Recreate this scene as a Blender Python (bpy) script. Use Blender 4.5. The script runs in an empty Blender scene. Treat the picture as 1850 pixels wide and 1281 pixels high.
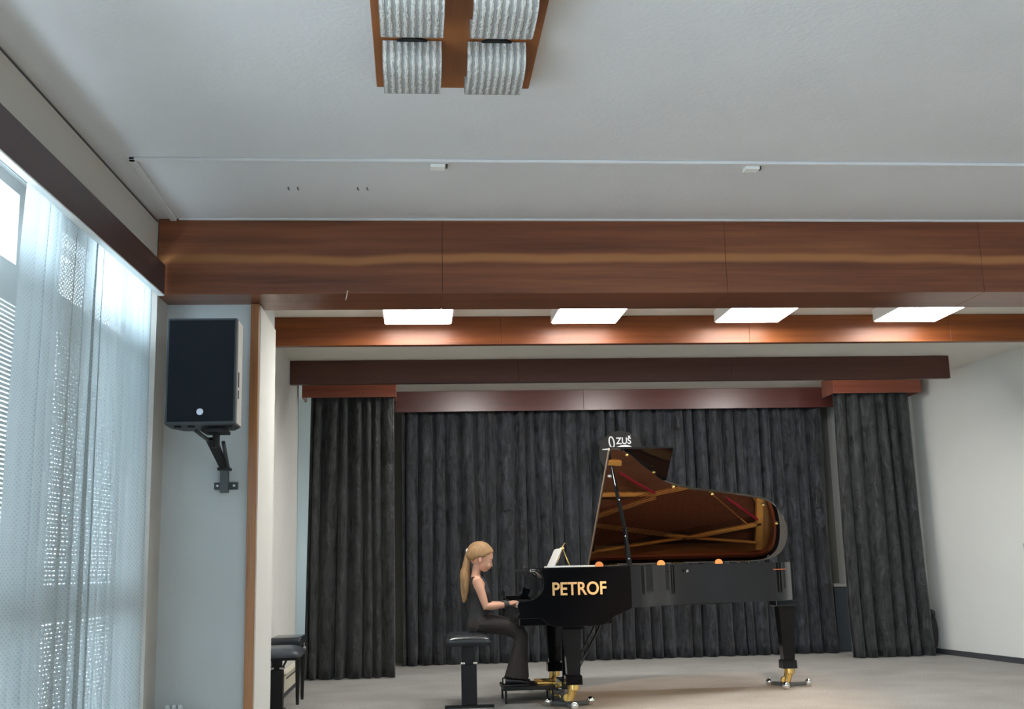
import bpy, bmesh, math, random
from mathutils import Vector, Matrix, Quaternion, noise as mnoise

SC = bpy.context.scene
COL = SC.collection
PI = math.pi

# ------------------------------------------------------------------ camera
F = 2050.0
YAW = math.radians(5.0); ROLL = 0.024
PITCH = math.atan((1027 - 640.5) * math.cos(ROLL) / F)
EYE = 1.02
fw = Vector((math.sin(YAW) * math.cos(PITCH), math.cos(YAW) * math.cos(PITCH), math.sin(PITCH)))
r0 = Vector((math.cos(YAW), -math.sin(YAW), 0)); u0 = r0.cross(fw)
rt = r0 * math.cos(ROLL) - u0 * math.sin(ROLL); up = rt.cross(fw)
camd = bpy.data.cameras.new('camera'); cam = bpy.data.objects.new('camera', camd); COL.objects.link(cam)
camd.sensor_width = 36; camd.lens = 36 * F / 1850; camd.clip_start = 0.05; camd.clip_end = 200
M = Matrix((rt, up, -fw)).transposed().to_4x4(); M.translation = Vector((0, 0, EYE))
cam.matrix_world = M
SC.camera = cam

# ------------------------------------------------------------------ view, world, light
SC.view_settings.view_transform = 'Standard'
SC.view_settings.look = 'None'
SC.view_settings.exposure = 0.6
SC.view_settings.gamma = 1
SC.view_settings.use_curve_mapping = False
try:
    SC.cycles.use_denoising = True
    SC.cycles.max_bounces = 10
    SC.cycles.diffuse_bounces = 6
    SC.cycles.transparent_max_bounces = 16
    SC.cycles.sample_clamp_indirect = 6
except Exception:
    pass
SKY = 10.0
PANEL = 26
W = bpy.data.worlds.new('sky'); SC.world = W; W.use_nodes = True
wn = W.node_tree.nodes['Background']
wn.inputs[1].default_value = SKY
_t = W.node_tree
_tc = _t.nodes.new('ShaderNodeTexCoord'); _sx = _t.nodes.new('ShaderNodeSeparateXYZ'); _rp = _t.nodes.new('ShaderNodeValToRGB')
_mr = _t.nodes.new('ShaderNodeMapRange'); _mr.inputs['From Min'].default_value = -.3; _mr.inputs['From Max'].default_value = .3
_t.links.new(_tc.outputs['Generated'], _sx.inputs[0]); _t.links.new(_sx.outputs['Z'], _mr.inputs['Value']); _t.links.new(_mr.outputs[0], _rp.inputs[0])
_rp.color_ramp.elements[0].position = .35; _rp.color_ramp.elements[0].color = (.56, .64, .69, 1)      # overcast ground
_rp.color_ramp.elements[1].position = .55; _rp.color_ramp.elements[1].color = (.74, .89, 1.0, 1)      # pale overcast sky
_t.links.new(_rp.outputs[0], wn.inputs[0])

def portal(name, loc, sx, sz, face):          # daylight entering through a window opening
    l = bpy.data.lights.new(name, 'AREA'); l.shape = 'RECTANGLE'; l.size = sx; l.size_y = sz
    l.cycles.is_portal = True
    o = bpy.data.objects.new(name, l); COL.objects.link(o); o.location = loc
    o.rotation_euler = Vector(face).to_track_quat('-Z', 'Z').to_euler()
    return o

def spot(name, loc, to, power, col, size, blend, rad):
    l = bpy.data.lights.new(name, 'SPOT'); l.energy = power; l.color = col
    l.spot_size = math.radians(size); l.spot_blend = blend; l.shadow_soft_size = rad
    o = bpy.data.objects.new(name, l); COL.objects.link(o); o.location = loc
    o.rotation_euler = (Vector(to) - Vector(loc)).to_track_quat('-Z', 'Y').to_euler()
    return o
spot('stage_spotlight', (2.0, 3.0, 3.15), (2.3, 9.0, 0.0), 1300, (1.0, 0.66, 0.38), 26, 0.8, 0.08)
for hx in (.65, 2.3, 3.95):
    l = bpy.data.lights.new('stage_rear_lamp', 'AREA'); l.size = .35; l.energy = 15; l.color = (1.0, .97, .92)
    o = bpy.data.objects.new('stage_rear_lamp', l); COL.objects.link(o); o.location = (hx, 11.05, 2.96); o.rotation_euler = (math.radians(18), 0, 0)
# unseen fill light added over the rear of the hall to brighten it
for hy in (-2.6,):
    l = bpy.data.lights.new('hall_fill_light', 'AREA'); l.size = 1.6; l.energy = 35; l.color = (1.0, 0.84, 0.66)
    o = bpy.data.objects.new('hall_fill_light', l); COL.objects.link(o); o.location = (2.2, hy, 3.2)

# ------------------------------------------------------------------ materials
def new_mat(name):
    m = bpy.data.materials.new(name); m.use_nodes = True
    return m, m.node_tree, m.node_tree.nodes, m.node_tree.links, m.node_tree.nodes['Principled BSDF']

def mat(name, col, rough=0.5, metal=0.0, spec=0.5, bump=0.0, bscale=60, var=0.0, vscale=6, coat=0, sheen=0, stretch=(1, 1, 1), ior=None):
    m, nt, N, L, B = new_mat(name)
    B.inputs['Base Color'].default_value = (*col, 1); B.inputs['Roughness'].default_value = rough
    B.inputs['Metallic'].default_value = metal; B.inputs['Specular IOR Level'].default_value = spec
    B.inputs['Coat Weight'].default_value = coat; B.inputs['Coat Roughness'].default_value = 0.03
    B.inputs['Sheen Weight'].default_value = sheen
    if ior: B.inputs['IOR'].default_value = ior
    tc = N.new('ShaderNodeTexCoord'); mp = N.new('ShaderNodeMapping'); mp.inputs['Scale'].default_value = stretch
    L.new(tc.outputs['Object'], mp.inputs['Vector'])
    ns = N.new('ShaderNodeTexNoise'); ns.inputs['Scale'].default_value = vscale; ns.inputs['Detail'].default_value = 5
    L.new(mp.outputs[0], ns.inputs['Vector'])
    v = max(var, 0.02)
    rp = N.new('ShaderNodeValToRGB')
    rp.color_ramp.elements[0].position = 0.3; rp.color_ramp.elements[1].position = 0.7
    rp.color_ramp.elements[0].color = tuple(c * (1 - v) for c in col) + (1,)
    rp.color_ramp.elements[1].color = tuple(min(1, c * (1 + v)) for c in col) + (1,)
    L.new(ns.outputs['Fac'], rp.inputs['Fac']); L.new(rp.outputs[0], B.inputs['Base Color'])
    if bump:
        n2 = N.new('ShaderNodeTexNoise'); n2.inputs['Scale'].default_value = bscale; n2.inputs['Detail'].default_value = 4
        L.new(mp.outputs[0], n2.inputs['Vector'])
        bp = N.new('ShaderNodeBump'); bp.inputs['Strength'].default_value = bump; bp.inputs['Distance'].default_value = 0.01
        L.new(n2.outputs['Fac'], bp.inputs['Height']); L.new(bp.outputs[0], B.inputs['Normal'])
    return m

def wood(name, dark, mid, light, rough=0.32, zmid=None, zspan=0.5, streak=False, along='X', spec=0.5, coat=0.0, seed=0):
    """veneer: long grain bands; with streak=True one pale sapwood band follows the length of the board"""
    m, nt, N, L, B = new_mat(name)
    B.inputs['Roughness'].default_value = rough; B.inputs['Specular IOR Level'].default_value = spec
    B.inputs['Coat Weight'].default_value = coat; B.inputs['Coat Roughness'].default_value = 0.12
    tc = N.new('ShaderNodeTexCoord'); mp = N.new('ShaderNodeMapping')
    s = {'X': (0.35, 6, 9), 'Y': (6, 0.35, 9), 'Z': (9, 9, 0.4)}[along]
    mp.inputs['Scale'].default_value = s; mp.inputs['Location'].default_value = (seed, seed * .7, seed * .3)
    L.new(tc.outputs['Object'], mp.inputs['Vector'])
    n1 = N.new('ShaderNodeTexNoise'); n1.inputs['Scale'].default_value = 1.3; n1.inputs['Detail'].default_value = 6; n1.inputs['Roughness'].default_value = .62
    L.new(mp.outputs[0], n1.inputs['Vector'])
    mp2 = N.new('ShaderNodeMapping'); mp2.inputs['Scale'].default_value = tuple(k * (9 if k > 1 else 3) for k in s)
    L.new(tc.outputs['Object'], mp2.inputs['Vector'])
    n2 = N.new('ShaderNodeTexNoise'); n2.inputs['Scale'].default_value = 2; n2.inputs['Detail'].default_value = 4
    L.new(mp2.outputs[0], n2.inputs['Vector'])
    ad = N.new('ShaderNodeMath'); ad.operation = 'MULTIPLY_ADD'; ad.inputs[1].default_value = 0.35
    L.new(n2.outputs['Fac'], ad.inputs[0]); L.new(n1.outputs['Fac'], ad.inputs[2])
    rp = N.new('ShaderNodeValToRGB'); E_ = rp.color_ramp.elements
    E_[0].position = 0.42; E_[0].color = (*dark, 1); E_[1].position = 0.95; E_[1].color = (*light, 1)
    e = E_.new(0.66); e.color = (*mid, 1)
    L.new(ad.outputs[0], rp.inputs['Fac'])
    out = rp.outputs[0]
    if streak:
        sp = N.new('ShaderNodeSeparateXYZ'); L.new(tc.outputs['Object'], sp.inputs[0])
        mw = N.new('ShaderNodeMapping'); mw.inputs['Scale'].default_value = (0.9, 0.01, 0.3); L.new(tc.outputs['Object'], mw.inputs['Vector'])
        nw = N.new('ShaderNodeTexNoise'); nw.inputs['Scale'].default_value = 1; nw.inputs['Detail'].default_value = 2; L.new(mw.outputs[0], nw.inputs['Vector'])
        w = N.new('ShaderNodeMath'); w.operation = 'MULTIPLY_ADD'; w.inputs[1].default_value = 0.09; L.new(nw.outputs['Fac'], w.inputs[0]); L.new(sp.outputs['Z'], w.inputs[2])
        d = N.new('ShaderNodeMath'); d.operation = 'SUBTRACT'; d.inputs[1].default_value = zmid + 0.045; L.new(w.outputs[0], d.inputs[0])
        ab = N.new('ShaderNodeMath'); ab.operation = 'ABSOLUTE'; L.new(d.outputs[0], ab.inputs[0])
        mr = N.new('ShaderNodeMapRange'); mr.inputs['From Min'].default_value = zspan; mr.inputs['From Max'].default_value = zspan * .35
        mr.inputs['To Min'].default_value = 0; mr.inputs['To Max'].default_value = 0.75; L.new(ab.outputs[0], mr.inputs['Value'])
        mx = N.new('ShaderNodeMixRGB'); mx.inputs[2].default_value = (light[0] * 1.5, light[1] * 1.75, light[2] * 1.5, 1)
        L.new(mr.outputs[0], mx.inputs[0]); L.new(out, mx.inputs[1]); out = mx.outputs[0]
    L.new(out, B.inputs['Base Color'])
    bp = N.new('ShaderNodeBump'); bp.inputs['Strength'].default_value = 0.06; bp.inputs['Distance'].default_value = 0.004
    L.new(n2.outputs['Fac'], bp.inputs['Height']); L.new(bp.outputs[0], B.inputs['Normal'])
    return m

def emit(name, col, st):
    m, nt, N, L, B = new_mat(name)
    B.inputs['Base Color'].default_value = (.8, .8, .8, 1)
    B.inputs['Emission Color'].default_value = (*col, 1); B.inputs['Emission Strength'].default_value = st
    return m

def velvet(name, c0, c1, seed=0):
    """crushed velvet: patches of pile lying in different directions"""
    m, nt, N, L, B = new_mat(name)
    tc = N.new('ShaderNodeTexCoord'); mp = N.new('ShaderNodeMapping'); mp.inputs['Scale'].default_value = (1.6, 1.6, .7); mp.inputs['Location'].default_value = (seed, 0, seed)
    mp.inputs['Rotation'].default_value = (0, 0.45, 0)
    L.new(tc.outputs['Object'], mp.inputs['Vector'])
    n1 = N.new('ShaderNodeTexNoise'); n1.inputs['Scale'].default_value = 9; n1.inputs['Detail'].default_value = 7; n1.inputs['Roughness'].default_value = .68; n1.inputs['Distortion'].default_value = 1.2
    L.new(mp.outputs[0], n1.inputs['Vector'])
    rp = N.new('ShaderNodeValToRGB'); rp.color_ramp.elements[0].position = .40; rp.color_ramp.elements[1].position = .66
    rp.color_ramp.elements[0].color = (*c0, 1); rp.color_ramp.elements[1].color = (*c1, 1)
    L.new(n1.outputs['Fac'], rp.inputs['Fac']); L.new(rp.outputs[0], B.inputs['Base Color'])
    B.inputs['Roughness'].default_value = .42; B.inputs['Specular IOR Level'].default_value = .5
    B.inputs['Sheen Weight'].default_value = .25; B.inputs['Sheen Roughness'].default_value = .35
    bp = N.new('ShaderNodeBump'); bp.inputs['Strength'].default_value = .8; bp.inputs['Distance'].default_value = .03
    L.new(n1.outputs['Fac'], bp.inputs['Height']); L.new(bp.outputs[0], B.inputs['Normal'])
    return m

def lace(name):
    """sheer net curtain knitted with staggered open holes"""
    m, nt, N, L, B = new_mat(name)
    N.remove(B); out = N['Material Output']
    uv = N.new('ShaderNodeUVMap'); uv.uv_map = 'UVMap'
    def grid(off):
        mp = N.new('ShaderNodeMapping'); mp.inputs['Scale'].default_value = (1 / .027, 1 / .025, 1); mp.inputs['Location'].default_value = (off, off, 0)
        L.new(uv.outputs[0], mp.inputs['Vector'])
        fr = N.new('ShaderNodeVectorMath'); fr.operation = 'FRACTION'; L.new(mp.outputs[0], fr.inputs[0])
        sb = N.new('ShaderNodeVectorMath'); sb.operation = 'SUBTRACT'; sb.inputs[1].default_value = (.5, .5, 0); L.new(fr.outputs[0], sb.inputs[0])
        ml = N.new('ShaderNodeVectorMath'); ml.operation = 'MULTIPLY'; ml.inputs[1].default_value = (1, 1.15, 0); L.new(sb.outputs[0], ml.inputs[0])
        ln = N.new('ShaderNodeVectorMath'); ln.operation = 'LENGTH'; L.new(ml.outputs[0], ln.inputs[0])
        return ln.outputs['Value']
    mn = N.new('ShaderNodeMath'); mn.operation = 'MINIMUM'; L.new(grid(0), mn.inputs[0]); L.new(grid(.5), mn.inputs[1])
    mr = N.new('ShaderNodeMapRange'); mr.inputs['From Min'].default_value = .13; mr.inputs['From Max'].default_value = .24
    mr.inputs['To Min'].default_value = .28; mr.inputs['To Max'].default_value = .02
    L.new(mn.outputs[0], mr.inputs['Value'])
    tl = N.new('ShaderNodeBsdfTranslucent'); tl.inputs['Color'].default_value = (.47, .53, .55, 1)
    df = N.new('ShaderNodeBsdfDiffuse'); df.inputs['Color'].default_value = (.66, .71, .72, 1)
    m1 = N.new('ShaderNodeMixShader'); m1.inputs[0].default_value = .40; L.new(tl.outputs[0], m1.inputs[1]); L.new(df.outputs[0], m1.inputs[2])
    tr = N.new('ShaderNodeBsdfTransparent'); m2 = N.new('ShaderNodeMixShader')
    L.new(mr.outputs[0], m2.inputs[0]); L.new(m1.outputs[0], m2.inputs[1]); L.new(tr.outputs[0], m2.inputs[2])
    L.new(m2.outputs[0], out.inputs['Surface'])
    return m

def clear_glass(name, tint=(.95, .98, 1), refl=.08):
    m, nt, N, L, B = new_mat(name); N.remove(B); out = N['Material Output']
    tr = N.new('ShaderNodeBsdfTransparent'); tr.inputs[0].default_value = (*tint, 1)
    gl = N.new('ShaderNodeBsdfGlossy'); gl.inputs['Roughness'].default_value = .02
    mx = N.new('ShaderNodeMixShader'); mx.inputs[0].default_value = refl
    L.new(tr.outputs[0], mx.inputs[1]); L.new(gl.outputs[0], mx.inputs[2]); L.new(mx.outputs[0], out.inputs['Surface'])
    return m

def pressed_glass(name):
    """ribbed cast glass, milky with rough bark-like relief"""
    m, nt, N, L, B = new_mat(name)
    tc = N.new('ShaderNodeTexCoord'); mp = N.new('ShaderNodeMapping'); mp.inputs['Scale'].default_value = (1, .22, .22)
    L.new(tc.outputs['Object'], mp.inputs['Vector'])
    wv = N.new('ShaderNodeTexWave'); wv.bands_direction = 'X'; wv.inputs['Scale'].default_value = 10.5; wv.inputs['Distortion'].default_value = 2.0; wv.inputs['Detail'].default_value = 4; wv.inputs['Detail Scale'].default_value = 14
    L.new(mp.outputs[0], wv.inputs['Vector'])
    ns = N.new('ShaderNodeTexNoise'); ns.inputs['Scale'].default_value = 60; ns.inputs['Detail'].default_value = 5; L.new(tc.outputs['Object'], ns.inputs['Vector'])
    ad = N.new('ShaderNodeMath'); ad.operation = 'MULTIPLY'; L.new(wv.outputs['Fac'], ad.inputs[0]); L.new(ns.outputs['Fac'], ad.inputs[1])
    bp = N.new('ShaderNodeBump'); bp.inputs['Strength'].default_value = .9; bp.inputs['Distance'].default_value = .012
    L.new(ad.outputs[0], bp.inputs['Height']); L.new(bp.outputs[0], B.inputs['Normal'])
    rp = N.new('ShaderNodeValToRGB'); rp.color_ramp.elements[0].position = .12; rp.color_ramp.elements[1].position = .42
    rp.color_ramp.elements[0].color = (.42, .44, .45, 1); rp.color_ramp.elements[1].color = (.92, .94, .93, 1)
    L.new(ad.outputs[0], rp.inputs['Fac']); L.new(rp.outputs[0], B.inputs['Base Color'])
    B.inputs['Roughness'].default_value = .12; B.inputs['Transmission Weight'].default_value = .35; B.inputs['IOR'].default_value = 1.48
    return m

def wall_paint(name, col, bump=.12):
    return mat(name, col, rough=.85, spec=.2, bump=bump, bscale=45, var=.03, vscale=1.3)

def carpet(name):
    m, nt, N, L, B = new_mat(name)
    tc = N.new('ShaderNodeTexCoord')
    n1 = N.new('ShaderNodeTexNoise'); n1.inputs['Scale'].default_value = 110; n1.inputs['Detail'].default_value = 3; L.new(tc.outputs['Object'], n1.inputs['Vector'])
    n2 = N.new('ShaderNodeTexNoise'); n2.inputs['Scale'].default_value = 2.0; n2.inputs['Detail'].default_value = 4; L.new(tc.outputs['Object'], n2.inputs['Vector'])
    ad = N.new('ShaderNodeMath'); ad.operation = 'MULTIPLY_ADD'; ad.inputs[1].default_value = .35; L.new(n2.outputs['Fac'], ad.inputs[0]); L.new(n1.outputs['Fac'], ad.inputs[2])
    rp = N.new('ShaderNodeValToRGB'); rp.color_ramp.elements[0].position = .45; rp.color_ramp.elements[1].position = .9
    rp.color_ramp.elements[0].color = (.225, .217, .207, 1); rp.color_ramp.elements[1].color = (.42, .41, .395, 1)
    L.new(ad.outputs[0], rp.inputs['Fac']); L.new(rp.outputs[0], B.inputs['Base Color'])
    B.inputs['Roughness'].default_value = .95; B.inputs['Specular IOR Level'].default_value = .1
    bp = N.new('ShaderNodeBump'); bp.inputs['Strength'].default_value = .35; bp.inputs['Distance'].default_value = .01
    L.new(n1.outputs['Fac'], bp.inputs['Height']); L.new(bp.outputs[0], B.inputs['Normal'])
    return m

MT = dict(
    ceil=wall_paint('hall_ceiling_paint', (.64, .655, .685), .2),
    backwall=wall_paint('shaded_back_wall_tone', (.15, .15, .135)),  # wall colour darkened to paint in the shade behind the curtains
    ceil2=wall_paint('stage_ceiling_paint', (.74, .72, .66)),
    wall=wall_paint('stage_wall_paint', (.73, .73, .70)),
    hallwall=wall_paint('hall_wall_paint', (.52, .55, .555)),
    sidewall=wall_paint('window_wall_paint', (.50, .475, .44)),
    carpet=carpet('grey_carpet'),
    parquet=wood('hall_parquet', (.34, .26, .18), (.46, .36, .26), (.56, .46, .34), rough=.35, along='Y'),
    beam=wood('front_beam_veneer', (.085, .024, .012), (.165, .052, .022), (.26, .095, .038), rough=.30, zmid=.235, zspan=.04, streak=True, seed=3),
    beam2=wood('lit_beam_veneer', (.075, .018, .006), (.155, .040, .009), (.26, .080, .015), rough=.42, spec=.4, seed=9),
    beam3=wood('shaded_beam_veneer', (.050, .017, .011), (.085, .028, .018), (.115, .040, .026), rough=.4, seed=5),  # same wood as the other beams, darkened to paint in its shade
    valance=wood('red_valance_veneer', (.15, .040, .024), (.23, .065, .038), (.30, .095, .055), rough=.33, seed=7),
    backval=wood('back_valance_veneer', (.075, .018, .014), (.11, .028, .022), (.15, .042, .032), rough=.34, seed=2, spec=.8),
    pelmet=wood('pelmet_veneer', (.048, .030, .032), (.068, .044, .047), (.088, .058, .060), rough=.35, along='Y'),
    trimwood=wood('opening_trim_veneer', (.20, .075, .022), (.34, .14, .045), (.44, .20, .07), rough=.35, along='Z'),
    lampwood=wood('lamp_board_veneer', (.16, .05, .012), (.25, .085, .022), (.33, .125, .035), rough=.3, along='Y'),
    white=mat('white_plastic', (.80, .82, .82), .35),
    frame=mat('window_frame_white', (.78, .80, .80), .35),
    blackpaint=mat('black_steel', (.010, .010, .011), .5, spec=.25),
    greysteel=mat('dark_grey_steel', (.06, .07, .075), .45, metal=.3),
    velvet=velvet('black_crushed_velvet', (.0015, .002, .003), (.040, .046, .060)),
    velvet2=velvet('black_crushed_velvet_side', (.002, .0025, .0025), (.042, .047, .048), 4.2),
    lace=lace('net_curtain_lace'),
    glass=clear_glass('window_glass'),
    pglass=pressed_glass('pressed_lamp_glass'),
    skirting=mat('dark_skirting', (.055, .055, .065), .6),
    cream=mat('cream_enamel', (.74, .69, .55), .4),
    led=emit('led_diffuser', (1.0, .97, .91), PANEL),
    lacquer=mat('black_piano_lacquer', (.005, .005, .006), .035, spec=.35, coat=.12, var=.05, vscale=2),
    lidlac=mat('lid_underside_lacquer', (.007, .005, .004), .03, spec=.9, coat=1.0, var=.05, vscale=2, ior=1.85),
    stripwood=mat('pale_edge_wood', (.40, .29, .20), .4),
    leglac=mat('black_leg_lacquer', (.005, .005, .006), .12, spec=.22),
    gold=mat('bronze_plate_paint', (.58, .30, .10), .38, metal=.55, var=.12, vscale=5),
    strut=mat('gold_strut_paint', (.92, .45, .10), .45, metal=.1, var=.08, vscale=9),
    soundboard=wood('soundboard_spruce', (.10, .03, .012), (.17, .055, .02), (.22, .08, .03), rough=.4, along='X'),
    innerrim=wood('inner_rim_veneer', (.22, .045, .018), (.32, .07, .025), (.38, .10, .035), rough=.3, along='X'),
    redfelt=mat('red_felt', (.42, .015, .04), .95, bump=.3, bscale=200),
    string=mat('string_steel', (.26, .13, .07), .5, metal=.8),
    copper=mat('copper_string', (.36, .11, .05), .5, metal=.8),
    brass=mat('polished_brass', (.88, .62, .22), .2, metal=1.0, var=.06),
    lettergold=mat('gold_letters', (.86, .50, .20), .35, metal=.35),
    amber=mat('amber_knob', (.75, .25, .06), .35, metal=.2),
    chrome=mat('chrome', (.80, .80, .80), .08, metal=1.0),
    ivory=mat('ivory_key', (.80, .79, .74), .25),
    ebony=mat('black_key', (.01, .01, .01), .25),
    leather=mat('black_leatherette', (.022, .026, .032), .2, bump=.12, bscale=70, spec=.7),
    leather2=mat('grey_sheen_leatherette', (.05, .06, .075), .3, bump=.12, bscale=70, spec=.7),  # black leatherette lightened to paint in the grey light on the seat
    paper=mat('white_paper', (.82, .80, .76), .8),
    grille=mat('speaker_grille', (.004, .008, .015), .6, spec=.3, bump=.5, bscale=900),
    cab=mat('speaker_cabinet', (.055, .068, .082), .6, bump=.25, bscale=250),
    cabside=mat('speaker_side_paint', (.60, .57, .53), .6, bump=.2, bscale=250),
    badge=mat('silver_badge', (.55, .57, .66), .3, metal=.7),
    skin=mat('skin', (.66, .35, .235), .55, var=.06, vscale=12),
    lips=mat('lip_skin', (.60, .22, .17), .5),
    eye=mat('eye_dark', (.05, .035, .03), .3),
    hair=mat('blond_hair', (.33, .185, .078), .5, var=.35, vscale=14, stretch=(3, 3, .6), bump=.5, bscale=40),
    shirt=mat('black_top', (.022, .022, .023), .75, bump=.2, bscale=120),
    trouser=mat('dark_brown_trousers', (.030, .022, .020), .8, bump=.2, bscale=120),
    meshsleeve=mat('dark_cuff', (.045, .042, .038), .7),
    scrunchie=mat('white_hair_tie', (.85, .82, .78), .7),
    shoe=mat('black_shoe_leather', (.012, .011, .011), .3),
    shoetrim=mat('shoe_silver_trim', (.55, .48, .42), .35, metal=.4),
    navybox=mat('blue_grey_box', (.04, .05, .062), .6),
    greyboard=mat('grey_board', (.30, .31, .30), .6),
    signblack=mat('sign_black', (.026, .025, .024), .6, spec=.2),
    signwhite=mat('sign_white', (.85, .85, .86), .6),
    bagblack=mat('black_bag_fabric', (.012, .012, .014), .7, bump=.3, bscale=60),
    doorglass=mat('dark_door_glass', (.015, .022, .02), .1),
    doorpaint=mat('white_door_paint', (.72, .78, .74), .5),
)

# ------------------------------------------------------------------ mesh helpers
def add_quadbox(bm, c8):
    vs = [bm.verts.new(c) for c in c8]       # 0-3 bottom ring, 4-7 top ring
    for f in ((3, 2, 1, 0), (4, 5, 6, 7), (0, 1, 5, 4), (1, 2, 6, 5), (2, 3, 7, 6), (3, 0, 4, 7)):
        bm.faces.new([vs[i] for i in f])

def box(x0, x1, y0, y1, z0, z1, bev=0, bm=None, seg=2):
    own = bm or bmesh.new(); t = bmesh.new()
    add_quadbox(t, [(x0, y0, z0), (x1, y0, z0), (x1, y1, z0), (x0, y1, z0), (x0, y0, z1), (x1, y0, z1), (x1, y1, z1), (x0, y1, z1)])
    if bev: bmesh.ops.bevel(t, geom=t.edges[:], offset=bev, segments=seg, profile=.5, affect='EDGES')
    merge(own, t); return own

def merge(bm, other):
    me = bpy.data.meshes.new('tmp'); other.to_mesh(me); other.free(); bm.from_mesh(me); bpy.data.meshes.remove(me)

def prism(pts, axis, a, b, bev=0, bm=None):
    """extrude a 2D outline between a and b along axis ('X': pts=(y,z), 'Y': (x,z), 'Z': (x,y))"""
    own = bm or bmesh.new(); t = bmesh.new()
    def P(p, k):
        return {'X': (k, p[0], p[1]), 'Y': (p[0], k, p[1]), 'Z': (p[0], p[1], k)}[axis]
    A = [t.verts.new(P(p, a)) for p in pts]; Bv = [t.verts.new(P(p, b)) for p in pts]
    n = len(pts)
    t.faces.new(A); t.faces.new(list(reversed(Bv)))
    for i in range(n): t.faces.new((A[i], Bv[i], Bv[(i + 1) % n], A[(i + 1) % n]))
    bmesh.ops.recalc_face_normals(t, faces=t.faces[:])
    if bev: bmesh.ops.bevel(t, geom=t.edges[:], offset=bev, segments=2, profile=.5, affect='EDGES')
    merge(own, t); return own

def tube(pts, rad, bm=None, n=12, cap=True, flat=None):
    """sweep; rad a number or a list; flat=(ax, factor) squashes sections"""
    bm = bm or bmesh.new()
    pts = [Vector(p) for p in pts]; R = rad if isinstance(rad, (list, tuple)) else [rad] * len(pts)
    rings = []; prev = None
    for i, p in enumerate(pts):
        d = (pts[min(i + 1, len(pts) - 1)] - pts[max(i - 1, 0)]).normalized()
        if prev is None:
            a = Vector((0, 1, 0)) if abs(d.y) < .9 else Vector((1, 0, 0))
            s = a.cross(d).normalized()
        else:
            s = (prev - d * prev.dot(d)).normalized()
        prev = s; t = d.cross(s)
        r = R[i]; ra, rb = (r if isinstance(r, (list, tuple)) else (r, r))
        rings.append([bm.verts.new(p + s * (ra * math.cos(2 * PI * k / n)) + t * (rb * math.sin(2 * PI * k / n))) for k in range(n)])
    for i in range(len(rings) - 1):
        for k in range(n):
            bm.faces.new((rings[i][k], rings[i][(k + 1) % n], rings[i + 1][(k + 1) % n], rings[i + 1][k]))
    if cap: bm.faces.new(list(reversed(rings[0]))); bm.faces.new(rings[-1])
    return bm

def ball(c, r, bm=None, seg=16, rot=None):
    bm = bm or bmesh.new(); t = bmesh.new()
    bmesh.ops.create_uvsphere(t, u_segments=seg, v_segments=max(8, seg // 2 + 2), radius=1)
    r = r if isinstance(r, (list, tuple)) else (r, r, r)
    for v in t.verts:
        p = Vector((v.co.x * r[0], v.co.y * r[1], v.co.z * r[2]))
        if rot: p = Matrix.Rotation(rot[0], 3, rot[1]) @ p
        v.co = p + Vector(c)
    merge(bm, t); return bm

def cyl(c, r, z0, z1, bm=None, n=20, r2=None):
    return tube([(c[0], c[1], z0), (c[0], c[1], z1)], [r, r if r2 is None else r2], bm, n)

def loft(sections, bm=None, n=16):
    """sections: (centre, rx, ry, normal-axis) ellipses in planes spanned by given two vectors"""
    bm = bm or bmesh.new(); rings = []
    for c, a, b in sections:
        c = Vector(c); a = Vector(a); b = Vector(b)
        rings.append([bm.verts.new(c + a * math.cos(2 * PI * k / n) + b * math.sin(2 * PI * k / n)) for k in range(n)])
    for i in range(len(rings) - 1):
        for k in range(n): bm.faces.new((rings[i][k], rings[i][(k + 1) % n], rings[i + 1][(k + 1) % n], rings[i + 1][k]))
    bm.faces.new(list(reversed(rings[0]))); bm.faces.new(rings[-1])
    return bm

def root_loc(o):
    while o.parent: o = o.parent
    return Vector(o.location)

def obj(name, bm, m, parent=None, smooth=False, label=None, uv=False):
    me = bpy.data.meshes.new(name)
    bmesh.ops.recalc_face_normals(bm, faces=bm.faces[:]) if not uv else None
    if parent:
        off = root_loc(parent)
        for v in bm.verts: v.co -= off
    bm.to_mesh(me); bm.free()
    me.materials.append(MT[m] if isinstance(m, str) else m)
    if smooth:
        for p in me.polygons: p.use_smooth = True
        if smooth != 'all':
            try: me.set_sharp_from_angle(angle=math.radians(35))
            except Exception: pass
    o = bpy.data.objects.new(name, me); COL.objects.link(o)
    if parent: o.parent = parent
    if label: o['label'] = label
    return o

def thing(name, label, cat, loc=(0, 0, 0), group=None):
    o = bpy.data.objects.new(name, None); COL.objects.link(o); o.location = loc; o.empty_display_size = .1
    o['label'] = label; o['category'] = cat
    if group: o['group'] = group
    return o

def tag(o, label, cat, group=None):
    o['label'] = label; o['category'] = cat
    if group: o['group'] = group
    return o

def struct(name, bm, m, parent=None, smooth=False):
    o = obj(name, bm, m, parent, smooth)
    if not parent: o['kind'] = 'structure'
    return o

def dup(root, loc, label=None):
    r = root.copy(); COL.objects.link(r); r.location = loc
    if label: r['label'] = label
    for ch in list(root.children):
        c = ch.copy(); COL.objects.link(c); c.parent = r
        for g in ch.children:
            d = g.copy(); COL.objects.link(d); d.parent = c
    return r

def interp(tab, x):
    if x <= tab[0][0]: return tab[0][1]
    for (a, b), (c, d) in zip(tab, tab[1:]):
        if x <= c: return b + (d - b) * (x - a) / (c - a)
    return tab[-1][1]

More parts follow.
